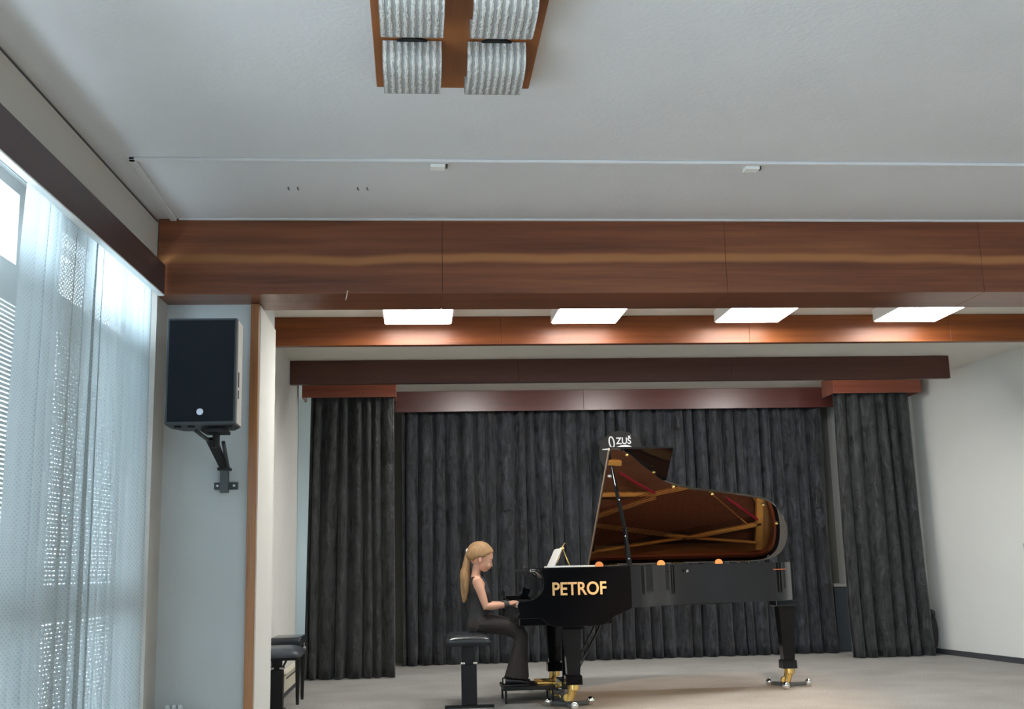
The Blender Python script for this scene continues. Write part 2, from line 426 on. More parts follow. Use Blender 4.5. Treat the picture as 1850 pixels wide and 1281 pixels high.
def smooth_curve(pts, n=6):
    """Catmull-Rom through the points"""
    out = []; P = [pts[0]] + list(pts) + [pts[-1]]
    for i in range(1, len(P) - 2):
        p0, p1, p2, p3 = [Vector(q) for q in P[i - 1:i + 3]]
        for k in range(n):
            t = k / n
            out.append(.5 * ((2 * p1) + (p2 - p0) * t + (2 * p0 - 5 * p1 + 4 * p2 - p3) * t * t + (3 * p1 - p0 - 3 * p2 + p3) * t ** 3))
    out.append(Vector(pts[-1])); return out

# ------------------------------------------------------------------ the setting
ZH = 3.28      # hall ceiling
ZS = 3.01      # stage ceiling
ZB = 2.78      # underside of the beams
HF = -0.50     # hall floor
YF = 7.45      # front wall of the stage
def WX(y, off=0): return -1.61 + .05 * (y - 7.6) + off      # the window wall runs slightly askew
def wbox(o0, o1, y0, y1, z0, z1, bm=None):
    bm = bm or bmesh.new()
    add_quadbox(bm, [(WX(y0, o0), y0, z0), (WX(y0, o1), y0, z0), (WX(y1, o1), y1, z0), (WX(y1, o0), y1, z0),
                     (WX(y0, o0), y0, z1), (WX(y0, o1), y0, z1), (WX(y1, o1), y1, z1), (WX(y1, o0), y1, z1)])
    return bm
def RX(y): return 5.66 - .1 * (y - 12.4)                     # right wall, also askew
HB = -5.0      # back of the hall

struct('floor', box(-1.9, 7.6, 7.3, 13.4, -.12, 0), 'carpet')
struct('floor_hall', box(-2.6, 7.6, HB, 7.3, HF - .1, HF), 'parquet')
struct('wall_stage_front', box(-1.9, 7.6, 7.28, 7.3, HF, -.002), 'hallwall')
struct('ceiling', box(-2.6, 7.9, HB, 7.62, ZH, ZH + .1), 'ceil')
struct('ceiling_stage', box(-2.6, 7.9, 7.60, 13.4, ZS, ZS + .1), 'ceil2')
# front wall left of the opening
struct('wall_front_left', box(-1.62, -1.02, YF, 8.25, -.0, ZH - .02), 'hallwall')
struct('wall_opening_reveal', box(-1.022, -1.012, YF + .01, 8.26, 0, 2.775), 'wall')
struct('wall_stage_left', box(-1.62, -1.18, 8.26, 11.6, 0, ZS), 'wall')
struct('wall_alcove_left', box(-2.0, -1.9, 11.5, 13.4, 0, .6), 'wall')
bm = bmesh.new()
box(-2.0, -1.9, 11.5, 13.4, 1.9, ZS, bm=bm); box(-2.0, -1.9, 12.05, 13.4, .6, 1.9, bm=bm)
struct('wall_alcove_window', bm, 'wall')
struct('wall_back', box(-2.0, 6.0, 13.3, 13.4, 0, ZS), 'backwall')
struct('wall_back_right', box(4.98, 5.9, 12.42, 13.3, 0, ZS), 'wall')
bm = bmesh.new()
add_quadbox(bm, [(RX(HB), HB, HF), (RX(HB) + .2, HB, HF), (RX(13.4) + .2, 13.4, HF), (RX(13.4), 13.4, HF),
                 (RX(HB), HB, ZH), (RX(HB) + .2, HB, ZH), (RX(13.4) + .2, 13.4, ZH), (RX(13.4), 13.4, ZH)])
struct('wall_right', bm, 'wall')
bm = bmesh.new()
box(-2.6, 3.2, HB - .1, HB, HF, ZH, bm=bm); box(6.2, 7.9, HB - .1, HB, HF, ZH, bm=bm); box(3.2, 6.2, HB - .1, HB, HF, 1.6, bm=bm); box(3.2, 6.2, HB - .1, HB, 2.9, ZH, bm=bm)
struct('wall_hall_back', bm, 'hallwall')
bm = bmesh.new()
for q in range(3): box(3.25 + q * 1.45 - .05, 3.25 + q * 1.45 + .05, HB - .08, HB - .02, 1.6, 2.9, bm=bm)
box(3.2, 6.2, HB - .08, HB - .03, 2.2, 2.28, bm=bm)
struct('hall_dark_reflection_panel', box(-1.5, 6.4, HB + .01, HB + .05, HF, 1.45), 'ebony')  # unseen dark panel added for dark piano reflections, in place of an audience
w = struct('window_hall_fill', bm, 'frame')  # unseen rear window added to bring more daylight into the hall
obj('window_pane', box(3.2, 6.2, HB - .06, HB - .055, 1.6, 2.9), 'glass', w)
portal('daylight_rear_fill', (4.7, HB - .09, 2.25), 3.0, 1.3, (0, 1, 0))
bm = bmesh.new()
y0, y1 = 7.8, 12.42
add_quadbox(bm, [(RX(y0) - .014, y0, 0), (RX(y0), y0, 0), (RX(y1), y1, 0), (RX(y1) - .014, y1, 0),
                 (RX(y0) - .014, y0, .055), (RX(y0), y0, .055), (RX(y1), y1, .055), (RX(y1) - .014, y1, .055)])
struct('baseboard_right', bm, 'skirting')
struct('baseboard_left', box(-1.18, -1.166, 8.28, 11.6, 0, .06), 'skirting')

# window wall: solid above the pelmet, niche with windows below it
NE = 7.20
ZN = 2.97      # head of the window niche, above the pelmet edge
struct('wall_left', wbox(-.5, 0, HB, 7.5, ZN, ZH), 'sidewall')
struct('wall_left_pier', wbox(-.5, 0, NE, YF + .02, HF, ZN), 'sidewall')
OFF = -.16
wins = [(-4.8, -2.9), (-2.7, -.8), (-.6, 1.3), (1.5, 3.15), (3.35, 5.52), (5.95, 7.16)]
bm = bmesh.new(); prev = HB
for a, b in wins + [(NE, NE)]:
    if a - prev > .01: wbox(OFF - .2, OFF, prev, a, HF, ZN, bm)
    prev = b
for a, b in wins:
    wbox(OFF - .2, OFF, a, b, HF, -.25, bm); wbox(OFF - .2, OFF, a, b, 2.92, ZN, bm)
struct('wall_left_niche', bm, 'frame')
k = 0
for a, b in wins:
    k += 1
    bm = bmesh.new(); o0, o1 = OFF - .10, OFF - .03
    fr = .06
    wbox(o0, o1, a, a + fr, -.25, 2.92, bm); wbox(o0, o1, b - fr, b, -.25, 2.92, bm)
    for z0, z1 in ((-.25, -.18), (.80, .99), (2.31, 2.51), (2.86, 2.92)):
        wbox(o0, o1, a + fr, b - fr, z0, z1, bm)
    if b - a > 1.2:
        c = (a + b) / 2 if k != 5 else 5.12; wbox(o0 + .001, o1 - .001, c - .04, c + .04, -.25, 2.92, bm)
    w = struct('window_%d' % k, bm, 'frame')
    obj('window_pane', wbox(OFF - .075, OFF - .07, a + .03, b - .03, -.22, 2.90), 'glass', w)
    if k in (5, 6):
        s = bmesh.new()
        for z0_, z1_ in ((-.17, .79), (1.0, 2.30)):  # lower run of slats added to cut glare in the net curtain
            z = z0_
            while z < z1_:
                wbox(OFF - .028, OFF - .008, a + .07, b - .07, z, z + .015, s)
                z += .022
        obj('window_blind', s, 'frame', w)
    portal('daylight_%d' % k, (WX((a + b) / 2, OFF - .15), (a + b) / 2, 1.2), b - a, 3.1, (1, 0, 0))
struct('window_sill', wbox(OFF - .02, OFF + .12, 3.3, NE, .83, .86), 'frame')
# alcove window
struct('wall_back_left', box(-1.98, -.82, 13.26, 13.298, 0, ZS), 'wall')  # same back wall without the painted shade
w = struct('window_alcove', box(-1.96, -1.93, 11.61, 11.66, .6, 1.9), 'frame')
obj('window_pane', box(-1.95, -1.945, 11.6, 12.05, .6, 1.9), 'glass', w)
portal('daylight_alcove', (-2.02, 11.83, 1.25), .45, 1.3, (1, 0, 0))
struct('alcove_light_blocker', box(-.80, -.74, 11.85, 13.3, 0, ZS), 'wall')  # added partition, hidden by the curtain, to keep alcove daylight off the back wall
struct('wall_alcove_front', box(-2.0, -1.62, 11.5, 11.6, 0, ZS), 'wall')

# ------------------------------------------------------------------ beams
def boards(name, x0, x1, y0, y1, z0, z1, m, seams, label, lbl_cat='beam'):
    t = thing(name, label, lbl_cat, ((x0 + x1) / 2, y0, z0))
    xs = [x0] + list(seams) + [x1]
    for a, b in zip(xs, xs[1:]):
        bm = box(a + .0008, b - .0008, y0, y1, z0, z1, bev=.0015, seg=1)
        obj('veneer_panel', bm, m, t)
    return t
# keep material coordinates in world space: each board mesh is offset by its root, so shift mapping in the shader
boards('front_ceiling_beam', -1.628, RX(7.3), 7.16, 7.62, ZB, ZH - .002, 'beam', (0.185, 2.07, 3.84),
       'wide varnished wood beam across the hall in front of the stage, with a pale grain streak', 'beam')
boards('middle_ceiling_beam', -1.178, RX(8.9), 8.86, 8.93, ZB, ZS - .002, 'beam2', (.69, 2.72, 4.42),
       'orange wood beam lit by the four light panels beside it', 'beam')
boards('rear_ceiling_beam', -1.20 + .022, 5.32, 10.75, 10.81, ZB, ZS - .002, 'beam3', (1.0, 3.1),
       'wood beam over the stage, toned dark for its shade, in front of the curtain valances', 'beam')
# side valances
def valance(name, x0, x1, y0, y1, z0, z1, m, label, t0=.02):
    t = thing(name, label, 'valance', ((x0 + x1) / 2, y0, z0))
    obj('front_board', box(x0, x1, y0, y0 + t0, z0, z1, bev=.002), m, t)
    obj('end_board', box(x0, x0 + t0, y0 + t0, y1, z0, z1), m, t)
    obj('end_board', box(x1 - t0, x1, y0 + t0, y1, z0, z1), m, t)
    obj('curtain_rail', box(x0 + t0, x1 - t0, y0 + .06, y0 + .09, z1 - .06, z1 - .03), 'greysteel', t)
    return t
valance('curtain_valance', -1.13, -.19, 11.42, 11.75, 2.755, ZS - .002, 'valance', 'short reddish wood valance over the left stage curtain')
valance('curtain_valance', 4.575, 5.575, 11.97, 12.32, 2.825, ZS - .002, 'valance', 'short reddish wood valance over the right stage curtain')
t = thing('curtain_valance', 'long dark red wood valance over the wide back curtain, with soft white glints', 'valance', (2.3, 12.75, 2.77))
for a, b in ((-.22, 1.92), (1.922, 4.86)): obj('front_board', box(a, b, 12.72, 12.74, 2.775, ZS - .002, bev=.002), 'backval', t)
obj('curtain_rail', box(-.2, 4.84, 12.78, 12.81, 2.93, 2.96), 'greysteel', t)

tag(obj('splinter', tube([(-.425, 7.154, 2.80), (-.430, 7.150, 2.765), (-.438, 7.15, 2.735)], [.0035, .003, .002], n=6), 'cream'), 'thin pale splinter sticking out under the front wood beam', 'splinter')
# opening trim
t = thing('opening_trim', 'vertical strip of orange-brown wood edging the left side of the stage opening', 'trim', (-1.05, YF, 0))
obj('trim_board', box(-1.072, -1.018, YF - .045, YF, 0.0, 2.775, bev=.003), 'trimwood', t)

# pelmet over the window curtain
bm = wbox(.045, .06, HB + .1, 7.14, 2.775, 2.965)
t = thing('window_pelmet', 'long dark brown pelmet board above the net curtain', 'pelmet', (WX(5), 5, 2.78))
obj('front_board', bm, 'pelmet', t)
obj('soffit_board', wbox(.022, .060, HB + .1, 7.139, 2.766, 2.7745), 'white', t, label='white underside board of the pelmet')
struct('ceiling_gap_strip', wbox(.0, .004, HB, 7.14, ZH - .03, ZH - .018), 'skirting')  # dark strip standing in for the dark gap between wall and ceiling

# surface cable trunking on the ceiling
t = thing('cable_trunking', 'thin painted cable trunking running along the hall ceiling before the beam', 'trunking', (0, 6.1, ZH))
bm = bmesh.new()
box(-1.55, 5.9, 6.04, 6.075, ZH - .018, ZH, .004, bm); box(-1.555, -1.515, 6.04, 7.155, ZH - .018, ZH, .004, bm)
obj('trunking_run', bm, 'ceil', t)
obj('cornice_strip', box(-1.5, 5.9, 7.135, 7.158, ZH - .012, ZH, .003), 'ceil', t)
for (x, lab) in ((.14, 'small white junction box on the ceiling trunking, left of the two'), (1.95, 'small white junction box on the ceiling trunking, right of the two')):
    t = thing('junction_box', lab, 'junction box', (x, 6.10, ZH - .02), 'ceiling junction boxes')
    obj('lid', box(x - .042, x + .042, 6.08, 6.15, ZH - .032, ZH - .0, .004), 'white', t)
    obj('gland', box(x + .043, x + .055, 6.095, 6.12, ZH - .03, ZH - .002, .002), 'greysteel', t)
for x, lab in ((-.74, 'left pair of small screw hooks in the ceiling'), (-.33, 'right pair of small screw hooks in the ceiling')):
    t = thing('ceiling_hook_pair', lab, 'hook', (x, 6.53, ZH), 'ceiling hooks')
    for dx in (0, .055):
        obj('hook', tube([(x + dx, 6.53, ZH), (x + dx, 6.53, ZH - .012), (x + dx + .008, 6.53, ZH - .018)], .0035, n=8), 'greysteel', t)

# ------------------------------------------------------------------ LED panels
t = thing('ceiling_light_panel', 'square glowing white light panel, leftmost of the four over the stage', 'ceiling light', (.03, 8.42, 2.91), 'stage light panels')
x0 = -.22
obj('housing', box(x0 - .012, x0 + .512, 8.168, 8.692, 2.914, ZS - .001, .002), 'white', t)
obj('diffuser', box(x0, x0 + .5, 8.18, 8.68, 2.908, 2.9139), 'led', t)
for dx, lab in ((1.305, 'square glowing white light panel, second from the left over the stage'),
                (2.62, 'square glowing white light panel, third from the left over the stage'),
                (3.93, 'square glowing white light panel, rightmost of the four over the stage')):
    dup(t, (.03 + dx, 8.42, 2.91), lab)

# ------------------------------------------------------------------ glass ceiling lamp
t = thing('ceiling_lamp', 'wood board ceiling lamp with rows of ribbed pressed glass shades', 'ceiling lamp', (.2, 4.4, ZH))
obj('mounting_board', box(-.165, .545, 3.25, 4.99, ZH - .045, ZH - .001, .004), 'lampwood', t)
def shade(xc, yc, w=.25, d=.36, h=.115):
    """U-shaped trough of ribbed glass, extruded along X"""
    zt = ZH - .05; prof = []
    for i in range(25):
        a = PI * i / 24
        cx, sx = math.cos(a), math.sin(a)
        y = yc - d / 2 * (abs(cx) ** .55) * (1 if cx > 0 else -1)
        z = zt - h * (sx ** .55)
        prof.append((y, z))
    th = .007; inner = [(yc + (y - yc) * .95, zt - (zt - z) * .93) for y, z in prof]
    bm = bmesh.new(); nx = 26
    def grid(pr, flip):
        rows = []
        for j in range(nx + 1):
            x = xc - w / 2 + w * j / nx
            e = .5 - abs(j / nx - .5)
            rows.append([bm.verts.new((x, yc + (y - yc), z)) for (y, z) in pr])
        for j in range(nx):
            for i in range(len(pr) - 1):
                f = (rows[j][i], rows[j + 1][i], rows[j + 1][i + 1], rows[j][i + 1])
                bm.faces.new(f if not flip else tuple(reversed(f)))
        return rows
    A = grid(prof, False); B_ = grid(inner, True)
    for j in (0, nx):
        for i in range(len(prof) - 1): bm.faces.new((A[j][i], A[j][i + 1], B_[j][i + 1], B_[j][i]))
    for i in (0, len(prof) - 1):
        for j in range(nx): bm.faces.new((A[j][i], A[j + 1][i], B_[j + 1][i], B_[j][i]))
    return bm
for yc in (4.13, 4.68):
    for xc in (.0, .36):
        s = obj('lamp_shade', shade(xc, yc), 'pglass', t, smooth=True)
        obj('socket_plate', cyl((xc, yc - .125), .085, ZH - .056, ZH - .0455, n=32), 'blackpaint', s, smooth=True)
        bb = ball((xc, yc, ZH - .095), (.03, .045, .03)); cyl((xc, yc), .014, ZH - .1, ZH - .05, bb)
        obj('bulb', bb, 'white', s, smooth=True)

# ------------------------------------------------------------------ stage curtains
def curtain(name, x0, x1, y, z0, z1, folds, amp, m, label, seed, top_in=0.0, hem=.0, nz=26, lean=None):
    rnd = random.Random(seed); per = 10; n = int(folds * per)
    ph = [rnd.uniform(-.3, .3) for _ in range(int(folds) + 3)]; am = [rnd.uniform(.45, 1.25) for _ in range(int(folds) + 3)]
    bm = bmesh.new(); rows = []
    for j in range(nz + 1):
        v = j / nz; z = z0 + (z1 - z0) * v; row = []
        for i in range(n + 1):
            u = i / n; fi = u * folds; k = int(fi); fr = fi - k
            xx = x0 + (x1 - x0) * u
            if lean: xx += lean(u, v)
            a0 = am[k]; a1 = am[k + 1]; a_ = a0 + (a1 - a0) * fr
            phase = ph[k] + (ph[k + 1] - ph[k]) * fr
            grow = .55 + .45 * (1 - v)
            s = math.sin(2 * PI * (fi + phase + .10 * math.sin(3 * v + k)))
            s = (abs(s) ** .75) * (1 if s > 0 else -1)
            yy = y + amp * a_ * grow * s + .012 * mnoise.noise(Vector((xx * 6, v * 7, seed)))
            xx += .22 * (x1 - x0) / folds * math.cos(2 * PI * (fi + phase)) * a_ * .5
            zz = z
            if j == 0: zz = z0 + hem * (.5 + .5 * math.sin(2 * PI * (u * 3 + ph[0])))
            if v < .07: yy -= amp * .25 * (1 - v / .07)
            row.append(bm.verts.new((xx, yy, zz)))
        rows.append(row)
    for j in range(nz):
        for i in range(n): bm.faces.new((rows[j][i], rows[j][i + 1], rows[j + 1][i + 1], rows[j + 1][i]))
    o = obj(name, bm, m, smooth='all'); tag(o, label, 'curtain')
    md = o.modifiers.new('cloth', 'SOLIDIFY'); md.thickness = .006; md.offset = 0
    return o
curtain('stage_curtain', -.16, 4.715, 12.87, .006, 2.90, 32, .078, 'velvet', 'wide black crushed velvet curtain across the back of the stage', 3)
curtain('stage_curtain', -1.045, -.215, 11.53, .006, 2.95, 7, .075, 'velvet2', 'narrow black velvet curtain hanging at the left of the stage', 8,
        lean=lambda u, v: -(1 - v) * .05 * (1 - u))
curtain('stage_curtain', 4.60, 5.44, 12.09, .006, 2.95, 6, .075, 'velvet2', 'narrow black velvet curtain hanging at the right by the white wall', 12,
        lean=lambda u, v: (1 - v) * .03 * u)

# net curtain
def net_curtain():
    bm = bmesh.new(); uvl = bm.loops.layers.uv.new('UVMap')
    folds = 15; per = 16; n = folds * per; nz = 60; z0, z1 = HF + .05, 2.85
    rnd = random.Random(4); am = [rnd.uniform(.5, 1.3) for _ in range(folds + 3)]; ph = [rnd.uniform(-.25, .25) for _ in range(folds + 3)]
    rows = []; U = []
    for j in range(nz + 1):
        v = j / nz; z = z0 + (z1 - z0) * v; row = []; us = []; acc = 0; last = None
        left = interp([(HF, 4.86), (1.13, 4.90), (1.75, 4.93), (2.09, 4.955), (2.48, 4.98), (2.85, 5.03)], z)
        for i in range(n + 1):
            u = i / n; fi = u * folds; k = min(int(fi), folds); fr = fi - k
            a_ = am[k] + (am[k + 1] - am[k]) * fr; p_ = ph[k] + (ph[k + 1] - ph[k]) * fr
            y = left + (7.05 - left) * u
            off = (.022 - .030 * u) * (1 - v * .8) + (.024 if v < .5 else .024 - .028 * (v - .5)) * a_ * math.sin(2 * PI * (fi + p_ + .06 * math.sin(2.5 * v + k))) * (.6 + .4 * (1 - v))
            y += .026 * math.cos(2 * PI * (fi + p_)) * a_
            y = min(y, 7.09)
            p = Vector((WX(y, off), y, z)); row.append(bm.verts.new(p))
            if last is not None: acc += (p - last).length
            us.append(acc); last = p
        rows.append(row); U.append(us)
    for j in range(nz):
        for i in range(n):
            f = bm.faces.new((rows[j][i], rows[j][i + 1], rows[j + 1][i + 1], rows[j + 1][i])); f.smooth = True
            for lp, (jj, ii) in zip(f.loops, ((j, i), (j, i + 1), (j + 1, i + 1), (j + 1, i))):
                lp[uvl].uv = (U[jj][ii], z0 + (z1 - z0) * jj / nz)
    o = obj('net_curtain', bm, 'lace', smooth='all', uv=True)
    return tag(o, 'white patterned net curtain hanging in front of the window', 'curtain')
net_curtain()

# ------------------------------------------------------------------ loudspeaker and bracket
SY = 6.80
t = thing('wall_loudspeaker', 'black loudspeaker hung on the wall left of the stage', 'loudspeaker', (-1.27, SY + .2, 1.88))
sx0, sx1, sz0, sz1 = -1.475, -1.062, 1.90, 2.545
pl = [(sx0, SY + .02), (sx1, SY + .02), (sx1 - .0, SY + .20), (sx1 - .05, SY + .33), (sx0 + .05, SY + .33), (sx0, SY + .20)]
obj('cabinet', prism(pl, 'Z', sz0, sz1, bev=.006), 'cab', t)
obj('side_panel', box(sx1 - .006, sx1 + .004, SY + .03, SY + .20, sz0 + .01, sz1 - .01, .001), 'cabside', t, label='pale grey side panel')
pf = bmesh.new(); box(sx0, sx1, SY, SY + .03, sz0, sz1, .01, pf)
obj('front_frame', pf, 'cab', t)
obj('grille', box(sx0 + .014, sx1 - .014, SY - .004, SY + .0, sz0 + .018, sz1 - .014, .0015), 'grille', t)
bdg = tube([((sx0 + sx1) / 2 - .0 + .0, SY - .012, sz0 + .075), ((sx0 + sx1) / 2, SY - .003, sz0 + .075)], [.019, .021], n=24)
obj('badge', bdg, 'badge', t, smooth=True, label='round silver badge')
for z_ in ((2.06, 2.11), (2.13, 2.22)):
    obj('side_handle_slot', box(sx1 + .003, sx1 + .007, SY + .05, SY + .075, z_[0], z_[1]), 'blackpaint', t)
for xx in (sx0 + .05, sx0 + .13, sx1 - .06):
    obj('foot', box(xx, xx + .035, SY + .04, SY + .075, sz0 - .012, sz0 + .001, .002), 'blackpaint', t)
b = thing('speaker_bracket', 'dark steel wall bracket carrying the loudspeaker', 'bracket', (-1.23, YF, 1.55))
obj('top_plate', box(-1.27, -1.13, SY + .06, SY + .26, sz0 - .035, sz0 - .014, .003), 'blackpaint', b)
obj('pivot', tube([(-1.20, SY + .17, sz0 - .03), (-1.20, SY + .17, sz0 - .12)], .022, n=14), 'blackpaint', b, smooth=True)
obj('tilt_arm', tube([(-1.30, SY + .05, sz0 - .03), (-1.27, SY + .10, sz0 - .055), (-1.24, SY + .22, sz0 - .08)], .012, n=10), 'greysteel', b, smooth=True)
arm = bmesh.new()
add_quadbox(arm, [(-1.235, 7.33, 1.685), (-1.185, 7.33, 1.685), (-1.185, 7.39, 1.685), (-1.235, 7.39, 1.685),
                  (-1.262, 6.96, sz0 - .075), (-1.205, 6.96, sz0 - .075), (-1.205, 7.03, sz0 - .05), (-1.262, 7.03, sz0 - .05)])
obj('diagonal_arm', arm, 'blackpaint', b)
obj('strut', tube([(-1.19, 7.37, 1.69), (-1.17, 7.05, sz0 - .08)], .012, n=10), 'greysteel', b, smooth=True)
obj('collar', box(-1.25, -1.17, 7.32, 7.40, 1.675, 1.692, .002), 'blackpaint', b)
obj('upright', box(-1.236, -1.184, 7.345, 7.39, 1.535, 1.69, .003), 'greysteel', b)
pbm = bmesh.new(); box(-1.285, -1.235, 7.425, 7.45, 1.56, 1.605, .002, pbm); box(-1.185, -1.135, 7.425, 7.45, 1.56, 1.605, .002, pbm); box(-1.235, -1.185, 7.385, 7.45, 1.56, 1.605, .002, pbm)
obj('wall_plate', pbm, 'greysteel', b)
for xx in (-1.262, -1.158): obj('bolt', tube([(xx, 7.414, 1.583), (xx, 7.426, 1.583)], .008, n=8), 'white', b)

# ------------------------------------------------------------------ small things on the left
# radiator whose top just shows in the corner below the speaker
t = thing('radiator', 'pale column radiator whose rounded top shows in the corner', 'radiator', (-1.50, 7.36, HF))
for i in range(3):
    x = -1.53 + i * .038
    p = [(x, 7.40, HF + .1), (x, 7.40, .19), (x + .004, 7.385, .222), (x + .014, 7.35, .238), (x + .024, 7.315, .228), (x + .026, 7.30, .19), (x + .026, 7.30, HF + .1)]
    p = [(a, b_ - .02, c) for a, b_, c in p]
    obj('column', tube(smooth_curve(p, 4), .014, n=10), 'hallwall', t, smooth=True)
obj('foot', box(-1.54, -1.42, 7.26, 7.40, HF, HF + .1, .01), 'hallwall', t)
# skirting convector by the left stage wall
t = thing('skirting_radiator', 'low cream radiator box along the left stage wall behind the spare stools', 'radiator', (-1.15, 10.8, .04))
obj('casing', box(-1.165, -1.10, 9.9, 11.35, .045, .185, .006), 'cream', t)
obj('top_grille', box(-1.16, -1.085, 9.9, 11.35, .186, .20, .002), 'cream', t)
obj('air_slot', box(-1.0998, -1.0985, 10.05, 11.2, .145, .158), 'skirting', t)
obj('base', box(-1.16, -1.11, 9.95, 11.3, .0, .044), 'skirting', t)

def pedestal_stool(name, x, y, label, w=.34, d=.56, top=.545, cush='leather', s=1.0, colw=.115):
    t = thing(name, label, 'piano stool', (x, y, 0))
    bm = bmesh.new()
    # padded cushion, domed
    nx, ny = 14, 18; zb = top - .072
    tp = []; 
    for j in range(ny + 1):
        r_ = []
        for i in range(nx + 1):
            a = i / nx * 2 - 1; c = j / ny * 2 - 1
            dome = (1 - abs(a) ** 4) * (1 - abs(c) ** 6)
            r_.append(bm.verts.new((x + a * w / 2, y + c * d / 2, zb + .028 + .045 * max(dome, 0) ** .6)))
        tp.append(r_)
    bt = [[bm.verts.new((v.co.x, v.co.y, zb)) for v in r_] for r_ in tp]
    for j in range(ny):
        for i in range(nx):
            bm.faces.new((tp[j][i], tp[j][i + 1], tp[j + 1][i + 1], tp[j + 1][i])); bm.faces.new((bt[j][i], bt[j + 1][i], bt[j + 1][i + 1], bt[j][i + 1]))
    for i in range(nx):
        bm.faces.new((tp[0][i], bt[0][i], bt[0][i + 1], tp[0][i + 1])); bm.faces.new((tp[ny][i], tp[ny][i + 1], bt[ny][i + 1], bt[ny][i]))
    for j in range(ny):
        bm.faces.new((tp[j][0], tp[j + 1][0], bt[j + 1][0], bt[j][0])); bm.faces.new((tp[j][nx], bt[j][nx], bt[j + 1][nx], tp[j + 1][nx]))
    obj('seat', bm, cush, t, smooth='all')
    obj('seat_frame', box(x - w / 2 + .012, x + w / 2 - .012, y - d / 2 + .012, y + d / 2 - .012, zb - .02, zb, .003), 'blackpaint', t)
    yc = y - d / 2 + .14
    obj('inner_column', box(x - colw * .38, x + colw * .38, yc - .03, yc + .03, .30, zb - .02, .003), 'blackpaint', t)
    obj('brace', tube([(x + .03, yc, .31), (x + .07, yc, zb - .02)], .008, n=8), 'greysteel', t)
    col = obj('column', box(x - colw / 2, x + colw / 2, yc - .045, yc + .045, .02, .312, .004), 'blackpaint', t)
    for sx in (-1, 1): obj('clamp', box(x + sx * colw * .40 - .016, x + sx * colw * .40 + .016, yc - .05, yc + .02, .318, .335, .003), 'chrome', t)
    obj('foot_bar', box(x - .185, x + .185, yc - .055, yc + .0, 0, .02, .003), 'blackpaint', t)
    obj('base_bar', box(x - .04, x + .04, yc, y + d / 2 - .14, 0, .016, .003), 'blackpaint', t)
    return t
pedestal_stool('piano_stool', .392, 9.02, 'black padded piano stool the girl is sitting on')
pedestal_stool('piano_stool', -1.045, 9.05, 'spare black padded stool with painted grey sheen, front one beside the stage opening', w=.34, top=.478, cush='leather2', d=.5, colw=.09)
t = thing('piano_bench', 'spare black padded bench on thin legs, behind the other spare stool', 'piano bench', (-1.05, 9.62, 0))
bx0, bx1, by0, by1 = -1.165, -.915, 9.42, 9.86
obj('seat', box(bx0, bx1, by0, by1, .455, .52, .018, seg=4), 'leather', t, smooth=True)
obj('apron', box(bx0 + .02, bx1 - .02, by0 + .02, by1 - .02, .395, .453, .004), 'ebony', t)
for xx in (bx0 + .03, bx1 - .03):
    for yy in (by0 + .03, by1 - .03):
        obj('leg', tube([(xx, yy, 0), (xx, yy, .397)], [.013, .023], n=10), 'ebony', t, smooth=True)
obj('height_knob', tube([(bx1 - .018, 9.6, .425), (bx1 + .02, 9.6, .425)], .016, n=14), 'chrome', t, smooth=True)

# ------------------------------------------------------------------ small things on the right
bm = ball((5.545, 12.24, .245), (.085, .10, .25), seg=24)
for v in bm.verts: v.co.z = max(v.co.z, .0)
t = thing('instrument_bag', 'black soft bag standing behind the right curtain', 'bag', (5.49, 12.24, 0))
obj('body', bm, 'bagblack', t, smooth='all')
obj('carry_handle', tube(smooth_curve([(5.52, 12.15, .36), (5.56, 12.13, .40), (5.56, 12.13, .46), (5.50, 12.16, .48)], 4), .008, n=8), 'bagblack', t, smooth=True)
t = thing('storage_box', 'blue-grey storage box in the gap between back curtain and right curtain', 'box', (4.87, 13.1, 0))
obj('body', box(4.78, 4.96, 12.95, 13.28, 0, .72, .01), 'navybox', t)
obj('lid', box(4.775, 4.965, 12.94, 13.285, .722, .76, .006), 'greyboard', t)
bm = bmesh.new()
ya, yb = 9.9, 10.60
add_quadbox(bm, [(RX(ya) - .03, ya, .74), (RX(ya) - .002, ya, .74), (RX(yb) - .002, yb - .02, .74), (RX(yb) - .03, yb - .02, .74),
                 (RX(ya) - .03, ya, 1.14), (RX(ya) - .002, ya, 1.14), (RX(yb) - .002, yb, 1.14), (RX(yb) - .03, yb, 1.14)])
tag(obj('wall_board', bm, 'greyboard'), 'grey board on the right wall, cut by the edge of the photo', 'board')

# door on the right wall (seen mirrored in the piano)
bm = bmesh.new()
def rbox(o0, o1, y0, y1, z0, z1, bm=None):
    bm = bm or bmesh.new()
    add_quadbox(bm, [(RX(y0) - o1, y0, z0), (RX(y0) - o0, y0, z0), (RX(y1) - o0, y1, z0), (RX(y1) - o1, y1, z0),
                     (RX(y0) - o1, y0, z1), (RX(y0) - o0, y0, z1), (RX(y1) - o0, y1, z1), (RX(y1) - o1, y1, z1)]); return bm
d = struct('door_1', rbox(0, .03, 8.2, 9.5, .0, 2.1), 'doorpaint')
for a, b in ((8.32, 8.75), (8.95, 9.38)): obj('door_glass', rbox(.031, .036, a, b, .7, 2.0), 'doorglass', d)

